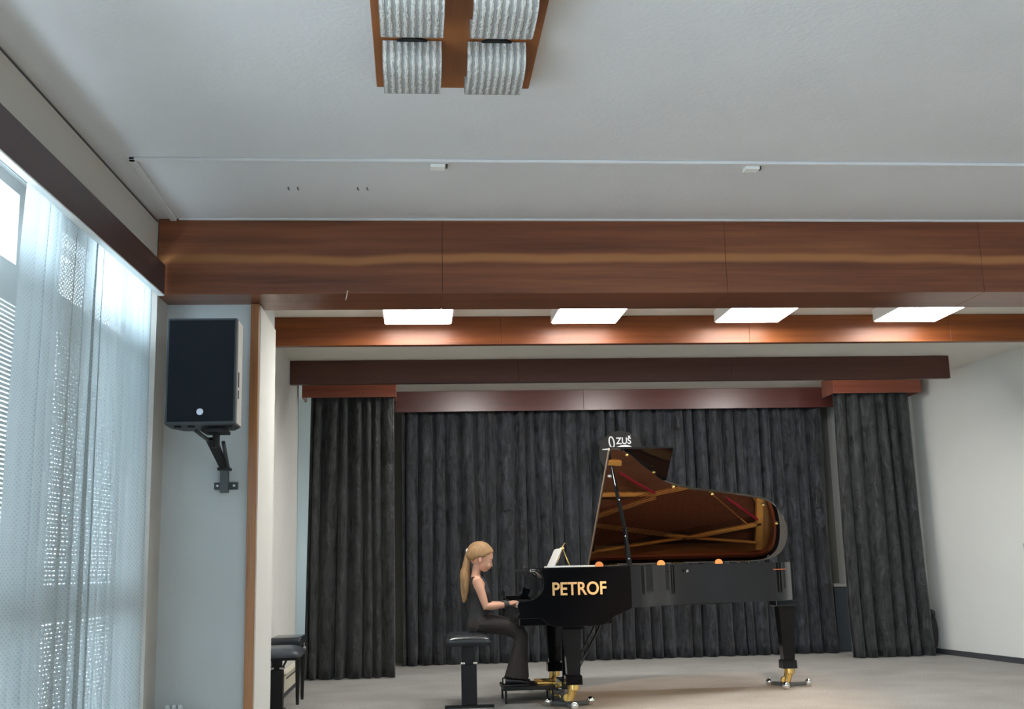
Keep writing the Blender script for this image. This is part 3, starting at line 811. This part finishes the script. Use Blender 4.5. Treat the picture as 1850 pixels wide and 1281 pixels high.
# ------------------------------------------------------------------ the grand piano
P = thing('grand_piano', 'black lacquered concert grand piano with raised lid in the middle of the stage', 'piano', (1.6, 9.2, 0))
SP = 10.0; ZT = 1.018; ZR = .713
bent = [(1.56, 8.509), (1.68, 8.56), (1.80, 8.69), (1.91, 8.80), (2.014, 8.90), (2.213, 8.995), (2.50, 9.055), (2.745, 9.112), (2.896, 9.16), (3.008, 9.243), (3.114, 9.40), (3.187, 9.56), (3.215, 9.75), (3.19, 9.90), (3.10, 9.98), (2.98, SP)]
bentS = [(p.x, p.y) for p in smooth_curve([(a, b, 0) for a, b in bent], 5)]
outer = bentS + [(1.25, SP), (.93, SP), (.93, 8.509), (1.25, 8.507)]
def inset(pts, d):
    n = len(pts); out = []
    for i in range(n):
        a = Vector(pts[i - 1]); b = Vector(pts[i]); c = Vector(pts[(i + 1) % n])
        e1 = (b - a); e2 = (c - b)
        if e1.length < 1e-6 or e2.length < 1e-6: out.append(tuple(b)); continue
        e1.normalize(); e2.normalize()
        n1 = Vector((-e1.y, e1.x)); n2 = Vector((-e2.y, e2.x)); m_ = (n1 + n2)
        m_.normalize(); k = d / max(.5, m_.dot(n1)); out.append((b.x + m_.x * k, b.y + m_.y * k))
    return out
area = sum(outer[i - 1][0] * outer[i][1] - outer[i][0] * outer[i - 1][1] for i in range(len(outer)))
sgn = 1 if area > 0 else -1
def ring(o_pts, i_pts, z0, z1):
    bm = bmesh.new(); n = len(o_pts)
    V = [[bm.verts.new((p[0], p[1], z)) for p in pts] for pts, z in ((o_pts, z0), (o_pts, z1), (i_pts, z1), (i_pts, z0))]
    for i in range(n):
        j = (i + 1) % n
        for a in range(4):
            b = (a + 1) % 4; bm.faces.new((V[a][i], V[a][j], V[b][j], V[b][i]))
    return bm
in1 = inset(outer, .028 * sgn)
rim = obj('rim', ring(outer, in1, ZR, ZT), 'lacquer', P, smooth=True)
in2 = inset(outer, .05 * sgn)
obj('inner_rim', ring(in1, in2, ZR + .03, ZT - .012), 'innerrim', P, smooth=True)
in3 = inset(outer, .052 * sgn)
obj('soundboard', prism(in3, 'Z', .845, .855), 'soundboard', P)
obj('bottom_board', prism(in3, 'Z', ZR, ZR + .02), 'ebony', P)
# plate: perimeter band, tail plate and struts
in4 = inset(outer, .135 * sgn)
obj('plate_border', ring(in3, in4, .895, .93), 'gold', P, smooth=True)
def bar(a, b, w=.032, z0=.90, z1=.955, m='strut', nm='plate_strut'):
    a = Vector((*a, 0)); b = Vector((*b, 0)); d = (b - a).normalized(); s = Vector((-d.y, d.x, 0)) * w / 2
    bm = bmesh.new()
    add_quadbox(bm, [tuple(q + Vector((0, 0, z))) for z in (z0, z1) for q in (a - s, b - s, b + s, a + s)])
    bmesh.ops.bevel(bm, geom=bm.edges[:], offset=.005, segments=2, affect='EDGES')
    obj(nm, bm, m, P)
bar((1.50, 9.40), (2.10, 9.405)); bar((2.10, 9.405), (2.42, 9.34)); bar((1.50, 9.625), (2.11, 9.43))
bar((1.50, 9.665), (2.42, 9.805)); bar((2.42, 9.805), (3.07, 9.69)); bar((1.50, 9.92), (2.40, 9.80), w=.022)
bar((2.40, 9.80), (3.07, 9.87), w=.018); bar((1.50, 9.10), (1.80, 9.12), w=.05); bar((3.05, 9.42), (3.05, 9.93), w=.06)
bar((2.58, 9.38), (2.95, 9.70), w=.012, z0=.93, z1=.945, nm='string_bridge')
obj('pin_block_plate', box(1.0, 1.50, 8.60, 9.93, .895, .932, .004), 'gold', P)
# strings
sb = bmesh.new()
for i in range(46):
    y = 8.66 + i * .018; e = min(3.0, interp([(8.66, 1.85), (8.9, 2.1), (9.1, 2.6), (9.3, 2.9), (9.5, 3.0)], y))
    tube([(1.45, y + (.0), .940), (e, y + .30 * (e - 1.45) / 1.5, .938)], .0013, sb, n=4, cap=False)
obj('treble_strings', sb, 'string', P)['kind'] = 'stuff'
sb = bmesh.new()
for i in range(26):
    y = 9.55 + i * .013
    tube([(1.45, y, .963), (2.98, y - .42 + i * .006, .962)], .003, sb, n=5, cap=False)
obj('bass_strings', sb, 'copper', P)['kind'] = 'stuff'
for pts in ([(1.78, 9.20), (1.92, 9.29), (2.10, 9.39)], [(2.74, 9.44), (2.88, 9.54), (3.03, 9.65)]):
    for a, b in zip(pts, pts[1:]): bar(a, b, w=.022, z0=.94, z1=.972, m='redfelt', nm='felt_strip')
obj('damper_rail', box(1.50, 1.56, 8.62, 9.9, .94, .975, .004), 'ebony', P)
# keyboard end: cheeks with the scroll cut, fallboard, keys, keybed
cheek = [(1.592, ZR), (1.592, ZT - .0005), (.935, ZT - .004), (.925, ZT - .012), (.922, .985), (.932, .955), (.938, .915), (.930, .868), (.912, .832), (.885, .806), (.85, .790), (.815, .783), (.775, .780), (.752, .772), (.742, .752), (.740, .715), (.752, .700), (.752, .688), (.738, .682), (.738, .662), (.75, .654),
         (.915, .652), (.945, .625), (.985, .598), (1.03, .590), (1.33, .590), (1.39, .600), (1.43, .630), (1.455, .655), (1.50, .672), (1.545, .690), (1.58, .706)]
obj('cheek', prism(cheek, 'Y', 8.490, 8.535, bev=.003), 'lacquer', P)
obj('cheek', prism(cheek, 'Y', 9.972, 10.016, bev=.003), 'lacquer', P)
obj('key_block', box(.755, .90, 8.537, 8.60, .695, .79, .008), 'lacquer', P)
obj('key_block', box(.755, .90, 9.905, 9.97, .695, .79, .008), 'lacquer', P)
obj('keybed', box(.755, 1.45, 8.54, 9.97, .60, .695, .006), 'lacquer', P)
obj('key_slip', box(.748, .772, 8.60, 9.905, .66, .735, .006), 'lacquer', P)
kb = bmesh.new(); nk = 52; kw = (9.90 - 8.605) / nk
for i in range(nk):
    box(.776, .92, 8.605 + i * kw + .0006, 8.605 + (i + 1) * kw - .0006, .70, .745, .0012, kb, seg=1)
k_ = obj('white_keys', kb, 'ivory', P)
kb = bmesh.new()
for i in range(nk - 1):
    if (i % 7) in (0, 2, 3, 5, 6):
        yy = 8.605 + (i + 1) * kw; box(.825, .92, yy - .006, yy + .006, .74, .758, .001, kb, seg=1)
obj('black_keys', kb, 'ebony', P)
fbp = [(.90, .76), (.905, .80), (.925, .835), (.940, .88), (.938, .93), (.920, .965), (.895, .99), (.870, 1.0), (.868, 1.012), (.91, 1.012), (.945, .99), (.962, .94), (.962, .87), (.945, .82), (.925, .78), (.92, .76)]
obj('fallboard', prism(fbp, 'Y', 8.54, 9.968, bev=.001), 'lacquer', P, smooth=True)
obj('fallboard_nose', box(.842, .885, 8.535, 9.975, .990, 1.010, .006), 'chrome', P, label='bright front edge of the folded key lid')
obj('desk_shelf', box(.945, 1.44, 8.56, 9.95, .99, 1.012, .003), 'lacquer', P)
# prop stick
ps = bmesh.new(); tube([(1.605, 8.60, 1.01), (1.59, 8.66, 1.30), (1.545, 8.90, 1.80)], [(.020, .012), (.017, .012), (.014, .012)], ps, n=4)
prop = obj('lid_prop', ps, 'lacquer', P)
for q in ((1.585, 8.645, 1.24), (1.567, 8.74, 1.52), (1.598, 8.60, 1.07)): obj('stud', ball((q[0] - .0, q[1] - .018, q[2]), .006, seg=8), 'chrome', prop, smooth=True)
# lid
th = math.radians(36.4); HZ = 1.035; HY = 10.0
def L2W(x, s, h=0.0):
    """lid plane: s along the slope from the hinge, h above the inner face"""
    return Vector((x, HY - s * math.cos(th) + h * math.sin(th), HZ + s * math.sin(th) + h * math.cos(th)))
lid_out = [(1.51, -.02)] + [(1.512 + .018 * 1.0, 1.482)] + [(x, HY - y) for x, y in bentS if x > 1.57]
lid_out = [(x, max(s, -.02)) for x, s in lid_out]
def slab(out, h0, h1, nm, m, parent, bev=.0):
    bm = bmesh.new()
    A = [bm.verts.new(L2W(x, s, h0)) for x, s in out]; B_ = [bm.verts.new(L2W(x, s, h1)) for x, s in out]
    bm.faces.new(A); bm.faces.new(list(reversed(B_)))
    for i in range(len(out)): j = (i + 1) % len(out); bm.faces.new((A[i], A[j], B_[j], B_[i]))
    return obj(nm, bm, m, parent, smooth=True)
lid = slab(lid_out, 0, .022, 'lid', 'lidlac', P)
slab([(1.50, 0), (1.515, 1.482), (1.523, 1.482), (1.508, 0)], -.0012, .0225, 'edge_strip', 'stripwood', lid)
slab([(1.525, 0.0), (1.53, 1.468), (2.037, 1.468), (2.035, 0.0)], .0235, .045, 'lid_flap', 'lacquer', P)
for x, s in ((1.91, 1.22), (2.44, .93), (1.665, 1.43), (2.10, 1.03), (3.07, .53), (2.90, .78)):
    b_ = ball(L2W(x, s, -.006), (.014, .010, .012), seg=12); obj('rubber_bumper', b_, 'brass', lid, smooth=True)
obj('prop_cup', ball(L2W(1.56, 1.18, -.004), (.022, .012, .018), seg=12), 'chrome', lid, smooth=True)
for x, y in ((1.375, 8.62), (1.905, 8.885), (2.43, 9.13)):
    kb = tube([(x, y - .012, ZT + .008), (x, y + .012, ZT + .008)], .030, n=24)
    for v in kb.verts: v.co.z = max(v.co.z, ZT - .004)
    obj('plate_knob', kb, 'amber', P, smooth=True, label='round amber-coloured knob above the rim')
for x in (1.7, 2.3, 2.9): obj('hinge', box(x - .06, x + .06, 10.001, 10.018, .96, 1.016, .002), 'brass', P)
# lock on the side
obj('side_lock', tube([(2.115, 8.935, .972), (2.12, 8.92, .968)], .012, n=14), 'chrome', P, smooth=True)
# legs
def leg(x, y, z1, w0, w1, zb, nm='leg'):
    l = obj(nm, loft([((x, y, z), (w, 0, 0), (0, w, 0)) for z, w in ((z1, w0 * 1.25), (z1 - .03, w0 * 1.25), (z1 - .035, w0), (zb + .07, w1), (zb + .065, w1 * 1.25), (zb + .0, w1 * 1.3))], n=4), 'leglac', P)
    me = l.data
    for v in me.vertices:
        c = Vector((x, y)) - Vector(root_loc(P)[:2]); dx, dy = v.co.x - c.x, v.co.y - c.y
        a = PI / 4; v.co.x = c.x + (dx * math.cos(a) - dy * math.sin(a)); v.co.y = c.y + (dx * math.sin(a) + dy * math.cos(a))
    return l
def caster(l, x, y, zt, spin, R=.185):
    obj('brass_socket', loft([((x, y, zt), (.045, 0, 0), (0, .045, 0)), ((x, y, zt - .04), (.045, 0, 0), (0, .045, 0)), ((x - .01, y, zt - .045), (.036, 0, 0), (0, .036, 0)), ((x - .03, y, zt - .115), (.03, 0, 0), (0, .03, 0))], n=12), 'brass', l, smooth=True)
    obj('brass_wheel', tube([(x - .05, y - .012, zt - .095), (x - .05, y + .012, zt - .095)], .028, n=18), 'brass', l, smooth=True)
    dl = bmesh.new()
    for k in range(3):
        a = spin + k * 2 * PI / 3; tube([(x - .02, y, .026), (x - .02 + R * math.cos(a), y + R * math.sin(a), .026)], [(.016, .009)] * 2, dl, n=8)
    cyl((x - .02, y), .045, .015, .032, dl)
    obj('dolly_spider', dl, 'greysteel', l, smooth=True)
    for k in range(3):
        a = spin + k * 2 * PI / 3; c = (x - .02 + R * math.cos(a), y + R * math.sin(a), .034)
        obj('dolly_wheel', ball(c, (.030, .030, .032), seg=14), 'chrome', l, smooth=True)
S2 = math.sqrt(2)
l1 = leg(1.155, 8.66, .60, .064 * S2, .048 * S2, .165); caster(l1, 1.155, 8.66, .165, -PI / 2)
l2 = leg(1.155, 9.83, .60, .064 * S2, .048 * S2, .165); caster(l2, 1.155, 9.83, .165, -PI / 2 + .3)
l3 = leg(3.065, 9.50, .70, .066 * S2, .046 * S2, .155); caster(l3, 3.075, 9.50, .155, -PI / 2 - .4)
obj('leg_block', box(2.97, 3.14, 9.42, 9.60, .655, .72, .01), 'lacquer', P)
obj('underside_brace', box(1.45, 2.6, 9.45, 9.55, .69, .7125, .004), 'ebony', P)
obj('underside_brace', box(1.45, 2.6, 9.72, 9.80, .69, .7125, .004), 'ebony', P)
# lyre
ly = obj('pedal_lyre', box(1.165, 1.215, 9.12, 9.15, .13, .60, .004, box(1.165, 1.215, 9.37, 9.40, .13, .60, .004)), 'lacquer', P)
obj('pedal_box', box(1.12, 1.26, 9.08, 9.44, .085, .15, .008), 'lacquer', ly)
obj('lyre_rod', tube([(1.22, 9.14, .15), (1.52, 9.14, .69)], .008, n=8), 'ebony', ly)
obj('lyre_rod', tube([(1.22, 9.38, .15), (1.52, 9.38, .69)], .008, n=8), 'ebony', ly)
for yy in (9.17, 9.26, 9.35):
    obj('pedal', tube(smooth_curve([(1.12, yy, .105), (1.06, yy, .10), (1.01, yy, .085)], 4), [(.014, .006)] * 9, n=10), 'brass', ly, smooth=True)
# gold letters on the side
def text_mesh(txt, x0, x1, z0, z1, y, depth, nm, m, parent, bold=.0, flat_y=True):
    cu = bpy.data.curves.new('lettering', 'FONT'); cu.body = txt; cu.extrude = .02; cu.offset = bold; cu.resolution_u = 6
    o = bpy.data.objects.new('lettering_source', cu); COL.objects.link(o)
    bpy.context.view_layer.update()
    dg = bpy.context.evaluated_depsgraph_get()
    me = bpy.data.meshes.new_from_object(o.evaluated_get(dg)); bpy.data.objects.remove(o)
    bm = bmesh.new(); bm.from_mesh(me); bpy.data.meshes.remove(me)
    xs = [v.co.x for v in bm.verts]; ys = [v.co.y for v in bm.verts]
    for v in bm.verts:
        a = (v.co.x - min(xs)) / (max(xs) - min(xs)); b = (v.co.y - min(ys)) / (max(ys) - min(ys)); c = 1 if v.co.z > 0 else 0
        v.co = Vector((x0 + (x1 - x0) * a, y - depth * c, z0 + (z1 - z0) * b))
    return obj(nm, bm, m, parent)
text_mesh('PETROF', 1.000, 1.402, .815, .912, 8.4895, .006, 'logo_lettering', 'lettergold', P, bold=.018)

# ------------------------------------------------------------------ music on the piano
def sheet(bm, c8): add_quadbox(bm, c8)
t = thing('open_music_book', 'white music book standing open on the piano desk', 'book', (1.12, 9.2, 1.01))
bm = bmesh.new(); add_quadbox(bm, [(1.065, 9.02, 1.02), (1.078, 9.02, 1.02), (1.078, 9.42, 1.02), (1.065, 9.42, 1.02), (1.135, 9.02, 1.165), (1.148, 9.02, 1.165), (1.148, 9.42, 1.165), (1.135, 9.42, 1.165)])
obj('pages', bm, 'paper', t)
bm = bmesh.new(); add_quadbox(bm, [(1.079, 9.01, 1.018), (1.083, 9.01, 1.018), (1.083, 9.43, 1.018), (1.079, 9.43, 1.018), (1.150, 9.01, 1.17), (1.154, 9.01, 1.17), (1.154, 9.43, 1.17), (1.150, 9.43, 1.17)])
obj('cover', bm, 'greyboard', t)
t = thing('folding_book_rest', 'brass folding rest behind the open music book', 'music rest', (1.17, 9.2, 1.01))
obj('rest_arm', tube([(1.10, 9.10, 1.02), (1.17, 9.10, 1.19), (1.185, 9.10, 1.21)], .006, n=8), 'brass', t)
obj('rest_arm', tube([(1.22, 9.10, 1.02), (1.165, 9.10, 1.16)], .006, n=8), 'brass', t)
obj('clip', ball((1.155, 9.08, 1.165), (.02, .01, .012), seg=10), 'brass', t, smooth=True)
tag(obj('sheet_music', box(1.0, 1.375, 8.70, 9.0, 1.0125, 1.030, .002, seg=1), 'paper'), 'flat stack of white sheet music on top of the piano', 'sheet music')

# pedal extender under the feet
t = thing('pedal_extender', 'low black footrest with brass pedals for a child, in front of the piano pedals', 'footrest', (.87, 9.25, 0))
obj('platform', box(.66, 1.06, 9.0, 9.42, .098, .128, .005), 'blackpaint', t)
for xx, yy in ((.68, 9.02), (.68, 9.40), (1.04, 9.02), (1.04, 9.40)):
    obj('leg', box(xx - .008, xx + .008, yy - .008, yy + .008, 0, .098, .002), 'blackpaint', t)
for yy in (9.10, 9.32):
    obj('brass_pedal', box(.93, 1.075, yy - .02, yy + .02, .129, .150, .005), 'brass', t)
obj('linkage', tube(smooth_curve([(1.02, 9.05, .09), (1.05, 9.05, .05), (1.09, 9.05, .05), (1.10, 9.05, .03)], 4), .008, n=8), 'brass', t)

# ------------------------------------------------------------------ round sign behind the piano
cx, cz, cy, rr = 2.305, 2.262, 12.58, .252
t = thing('round_sign', 'round black sign with white lettering hanging above the piano lid', 'sign', (cx, cy, cz))
obj('disc', tube([(cx, cy, cz), (cx, cy + .012, cz)], rr, n=64), 'signblack', t, smooth=True)
px = .00617
def S(x, y): return Vector((cx + (x - 1120.5) * px, cy - .004, cz + (819 - y) * px))
text_mesh('ZUŠ', S(1111.5, 0).x, S(1139.5, 0).x, S(0, 802.5).z, S(0, 787.0).z, cy - .001, .004, 'lettering', 'signwhite', t, bold=.02)
lp = [S(1102 + 4.4 * math.sin(a) - 1.2 * math.cos(a) + 1.5, 799 - 10.0 * math.cos(a)) for a in [2 * PI * k / 24 for k in range(25)]]
obj('loop_mark', tube(lp, .0085, n=8), 'signwhite', t)
sw = [(1086, 811.2), (1100, 809.5), (1106, 809), (1114, 807), (1121, 804.4), (1130, 803.8), (1137, 805.5), (1142, 808.8), (1142, 812), (1120, 812.5), (1100, 812.6), (1086, 812.4)]
obj('swoosh_mark', prism([(S(*p).x, S(*p).z) for p in sw], 'Y', cy - .005, cy - .001), 'signwhite', t)
for dx in (-.10, .06): obj('cord', tube([(cx + dx, cy + .004, cz + .22), (cx + dx * 1.7 - .02, 12.722, 2.81)], .0018, n=5), 'greysteel', t)

# ------------------------------------------------------------------ the girl at the piano
G = thing('person', 'person, child with blond ponytail in black clothes sitting and playing the piano', 'person', (.50, 9.12, .53))
GY = 9.12
def remesh(o, vox, sm=6):
    md = o.modifiers.new('skin', 'REMESH'); md.mode = 'VOXEL'; md.voxel_size = vox; md.use_smooth_shade = True
    s = o.modifiers.new('soft', 'SMOOTH'); s.factor = .5; s.iterations = sm
    return o
body = bmesh.new()
tilt = (-.42, 'Y')   # head bowed towards the keys
hc = Vector((.514, GY, 1.118))
def hp(x, y, z):     # head space: x forward, z up -> world
    return hc + Matrix.Rotation(.36, 3, 'Y') @ Vector((x, y, z))
ball(hp(-.008, 0, .010), (.100, .080, .090), body, 20, (.36, 'Y'))     # skull
ball(hp(.040, 0, -.030), (.058, .062, .072), body, 18, (.36, 'Y'))    # face
ball(hp(.052, 0, -.078), (.034, .036, .028), body, 14, (.36, 'Y'))    # jaw and chin
ball(hp(.074, 0, -.086), (.013, .014, .012), body, 10)                # chin point
ball(hp(.094, 0, -.030), (.012, .010, .016), body, 10, (.1, 'Y')); ball(hp(.101, 0, -.042), (.011, .010, .009), body, 10)   # nose
ball(hp(.091, 0, -.062), (.010, .018, .006), body, 10); ball(hp(.087, 0, -.070), (.009, .016, .006), body, 10)
for s in (-1, 1):
    ball(hp(.070, s * .034, -.048), (.022, .020, .022), body, 10)     # cheeks
    ball(hp(-.004, s * .079, -.026), (.016, .008, .025), body, 12, (.2, 'Y'))   # ears
tube([(.486, GY, 1.065), (.474, GY, 1.01), (.466, GY, .955), (.470, GY, .90)], [.037, .034, .038, .06], body, 14)
loft([((.475, GY, .965), (.035, 0, 0), (0, .06, 0)), ((.478, GY, .945), (.048, 0, 0), (0, .115, 0)), ((.485, GY, .91), (.062, 0, 0), (0, .125, 0)), ((.497, GY, .84), (.070, 0, 0), (0, .112, 0)),
      ((.50, GY, .76), (.066, 0, 0), (0, .102, 0)), ((.49, GY, .68), (.066, 0, 0), (0, .10, 0)), ((.485, GY, .62), (.075, 0, 0), (0, .115, 0)), ((.48, GY, .575), (.07, 0, 0), (0, .12, 0))], body, 20)
for s in (-1, 1):
    yo = GY + s * .125
    hy = 9.02 if s < 0 else 9.28
    sh = Vector((.474, yo, .930)); el = Vector((.535, yo + s * .012, .735)); wr = Vector((.722, hy, .742))
    tube([sh + Vector((0, -s * .03, .0)), sh, sh.lerp(el, .35), sh.lerp(el, .75), el, el.lerp(wr, .25), el.lerp(wr, .6), wr],
         [.037, .040, .036, .031, .031, .031, .026, .0185], body, 12)
    # hand over the keys: palm and five fingers
    pb = wr + Vector((.012, 0, .004)); kn = wr + Vector((.058, 0, .018))
    loft([(pb, (0, .019, 0), (0, 0, .012)), (pb.lerp(kn, .5), (0, .026, 0), (0, 0, .013)), (kn, (0, .029, 0), (0, 0, .010))], body, 12)
    for i, (off, ln) in enumerate(((-.022, .040), (-.008, .048), (.007, .046), (.021, .036))):
        off *= -s * -1
        a = kn + Vector((-.006, off, 0)); b_ = a + Vector((ln * .55, off * .25, -.001)); c = a + Vector((ln * .92, off * .35, -.014)); d_ = a + Vector((ln * 1.0, off * .4, -.026))
        tube([a, b_, c, d_], [.0078, .0072, .0064, .0055], body, 8)
    ta = pb + Vector((.010, -s * .020, -.002)); tube([ta, ta + Vector((.022, -s * .014, -.004)), ta + Vector((.040, -s * .016, -.013))], [.0095, .0082, .0065], body, 8)
# ankles / feet inside the shoes are part of the same body
for s in (-1, 1):
    yl = GY + s * .065
    kx = .80 + (.015 if s > 0 else 0)
    tube([(.49, GY + s * .055, .605), (.60, yl, .595), (kx - .05, yl, .565), (kx - .005, yl, .52), (kx + .005, yl, .46), (kx, yl, .40), (.775, yl, .28), (.735, yl, .17)],
         [.060, .058, .048, .046, .042, .040, .034, .026], body, 12)
b_ = obj('body', body, 'skin', G, smooth='all'); remesh(b_, .0042, 3)
# clothes
top = bmesh.new()
loft([((.478, GY, .962), (.046, 0, 0), (0, .078, 0)), ((.478, GY, .945), (.058, 0, 0), (0, .098, 0)), ((.486, GY, .90), (.074, 0, 0), (0, .108, 0)), ((.502, GY, .84), (.084, 0, 0), (0, .116, 0)),
      ((.506, GY, .76), (.083, 0, 0), (0, .110, 0)), ((.495, GY, .68), (.080, 0, 0), (0, .108, 0)), ((.490, GY, .62), (.088, 0, 0), (0, .122, 0)), ((.488, GY, .60), (.090, 0, 0), (0, .125, 0))], top, 28)
remesh(obj('sleeveless_top', top, 'shirt', G, smooth='all'), .006, 3)
tr = bmesh.new()
loft([((.488, GY, .635), (.086, 0, 0), (0, .118, 0)), ((.49, GY, .59), (.094, 0, 0), (0, .130, 0)), ((.495, GY, .558), (.090, 0, 0), (0, .135, 0))], tr, 24)
for s in (-1, 1):
    yl = GY + s * .066; dx = .0 if s < 0 else .02
    tube([(.48, GY + s * .06, .60), (.58, yl, .60), (.70, yl, .575), (.785 + dx, yl, .530), (.805 + dx, yl, .485), (.800 + dx, yl, .42), (.785 + dx, yl, .34), (.775 + dx, yl, .26), (.765 + dx, yl, .187)],
         [.080, .076, .067, .060, .056, .054, .064, .080, .094], tr, 16)
remesh(obj('trousers', tr, 'trouser', G, smooth='all'), .007, 4)
for s in (-1, 1):
    yl = GY + s * .066; dx = -.005 if s < 0 else .02
    sb_ = bmesh.new()
    loft([((.660 + dx, yl, .165), (0, .026, 0), (0, 0, .026)), ((.70 + dx, yl, .170), (0, .033, 0), (0, 0, .032)), ((.77 + dx, yl, .166), (0, .033, 0), (0, 0, .028)), ((.83 + dx, yl, .158), (0, .037, 0), (0, 0, .019)), ((.865 + dx, yl, .150), (0, .028, 0), (0, 0, .013))], sb_, 14)
    sh_ = obj('shoe', sb_, 'shoe', G, smooth='all')
    obj('sole', prism([(.648 + dx, yl - .030), (.70 + dx, yl - .036), (.80 + dx, yl - .038), (.86 + dx, yl - .026), (.878 + dx, yl), (.86 + dx, yl + .026), (.80 + dx, yl + .038), (.70 + dx, yl + .036), (.648 + dx, yl + .03)], 'Z', .1285, .142, bev=.003), 'shoe', sh_)
    obj('strap', box(.668 + dx, .682 + dx, yl - .037, yl + .037, .15, .185, .003), 'shoetrim', sh_)
# cuff of dark net on the forearms
for s in (-1, 1):
    hy = 9.02 if s < 0 else 9.28
    el = Vector((.535, GY + s * .137, .735)); wr = Vector((.722, hy, .742))
    obj('wrist_cuff', tube([el.lerp(wr, .76), el.lerp(wr, .86), el.lerp(wr, .97)], [.030, .031, .027], n=16), 'meshsleeve', G, smooth=True)
# hair: cap, ponytail, tie
hb = bmesh.new()
ball(hp(-.014, 0, .016), (.104, .086, .094), hb, 64, (.36, 'Y'))
ball(hp(-.060, 0, .0), (.058, .066, .066), hb, 48, (.36, 'Y'))
def face_cut(v):
    q = Matrix.Rotation(-.36, 3, 'Y') @ (v - hc)
    lim = interp([(-.12, -.045), (-.05, -.038), (-.01, .0), (.02, .012), (.05, .048), (.09, .082), (.12, .10)], q.x)
    return q.z > lim - .012
bmesh.ops.delete(hb, geom=[v for v in hb.verts if not face_cut(v.co)], context='VERTS')
hair = obj('hair', hb, 'hair', G, smooth='all')
md = hair.modifiers.new('thick', 'SOLIDIFY'); md.thickness = .006; md.offset = 1
tie = hp(-.108, 0, .008)
pt = [hp(-.085, 0, .012), tie, Vector((.395, GY, 1.05)), Vector((.383, GY, .985)), Vector((.385, GY, .90)), Vector((.380, GY, .83)), Vector((.372, GY, .765))]
pts = smooth_curve(pt, 5)
rad = [interp([(0, .020), (.16, .013), (.3, .028), (.5, .038), (.7, .036), (.9, .022), (1, .010)], i / (len(pts) - 1)) for i in range(len(pts))]
pb_ = tube(pts, [(r_ * 1.05, r_) for r_ in rad], n=28)
for v in pb_.verts:
    v.co += Vector((mnoise.noise(Vector((v.co.x * 90, v.co.y * 90, v.co.z * 6))), mnoise.noise(Vector((v.co.y * 90, v.co.x * 90, v.co.z * 6 + 9))), 0)) * .004
obj('ponytail', pb_, 'hair', G, smooth='all')
tt = bmesh.new(); bmesh.ops.create_uvsphere(tt, u_segments=14, v_segments=10, radius=1)
for v in tt.verts: v.co = tie + Vector((-.004 + v.co.x * .020, v.co.y * .027, v.co.z * .022))
obj('hair_tie', tt, 'scrunchie', G, smooth='all')
for s in (-1, 1):
    obj('eye', ball(hp(.083, s * .030, -.018), (.007, .009, .005), seg=10), 'eye', G, smooth=True)
    obj('eyebrow', tube([hp(.090, s * .018, .002), hp(.086, s * .032, .006), hp(.074, s * .044, .0)], .0025, n=6), 'hair', G)
obj('mouth', ball(hp(.096, 0, -.066), (.005, .015, .0025), seg=10, rot=(.36, 'Y')), 'lips', G, smooth=True)
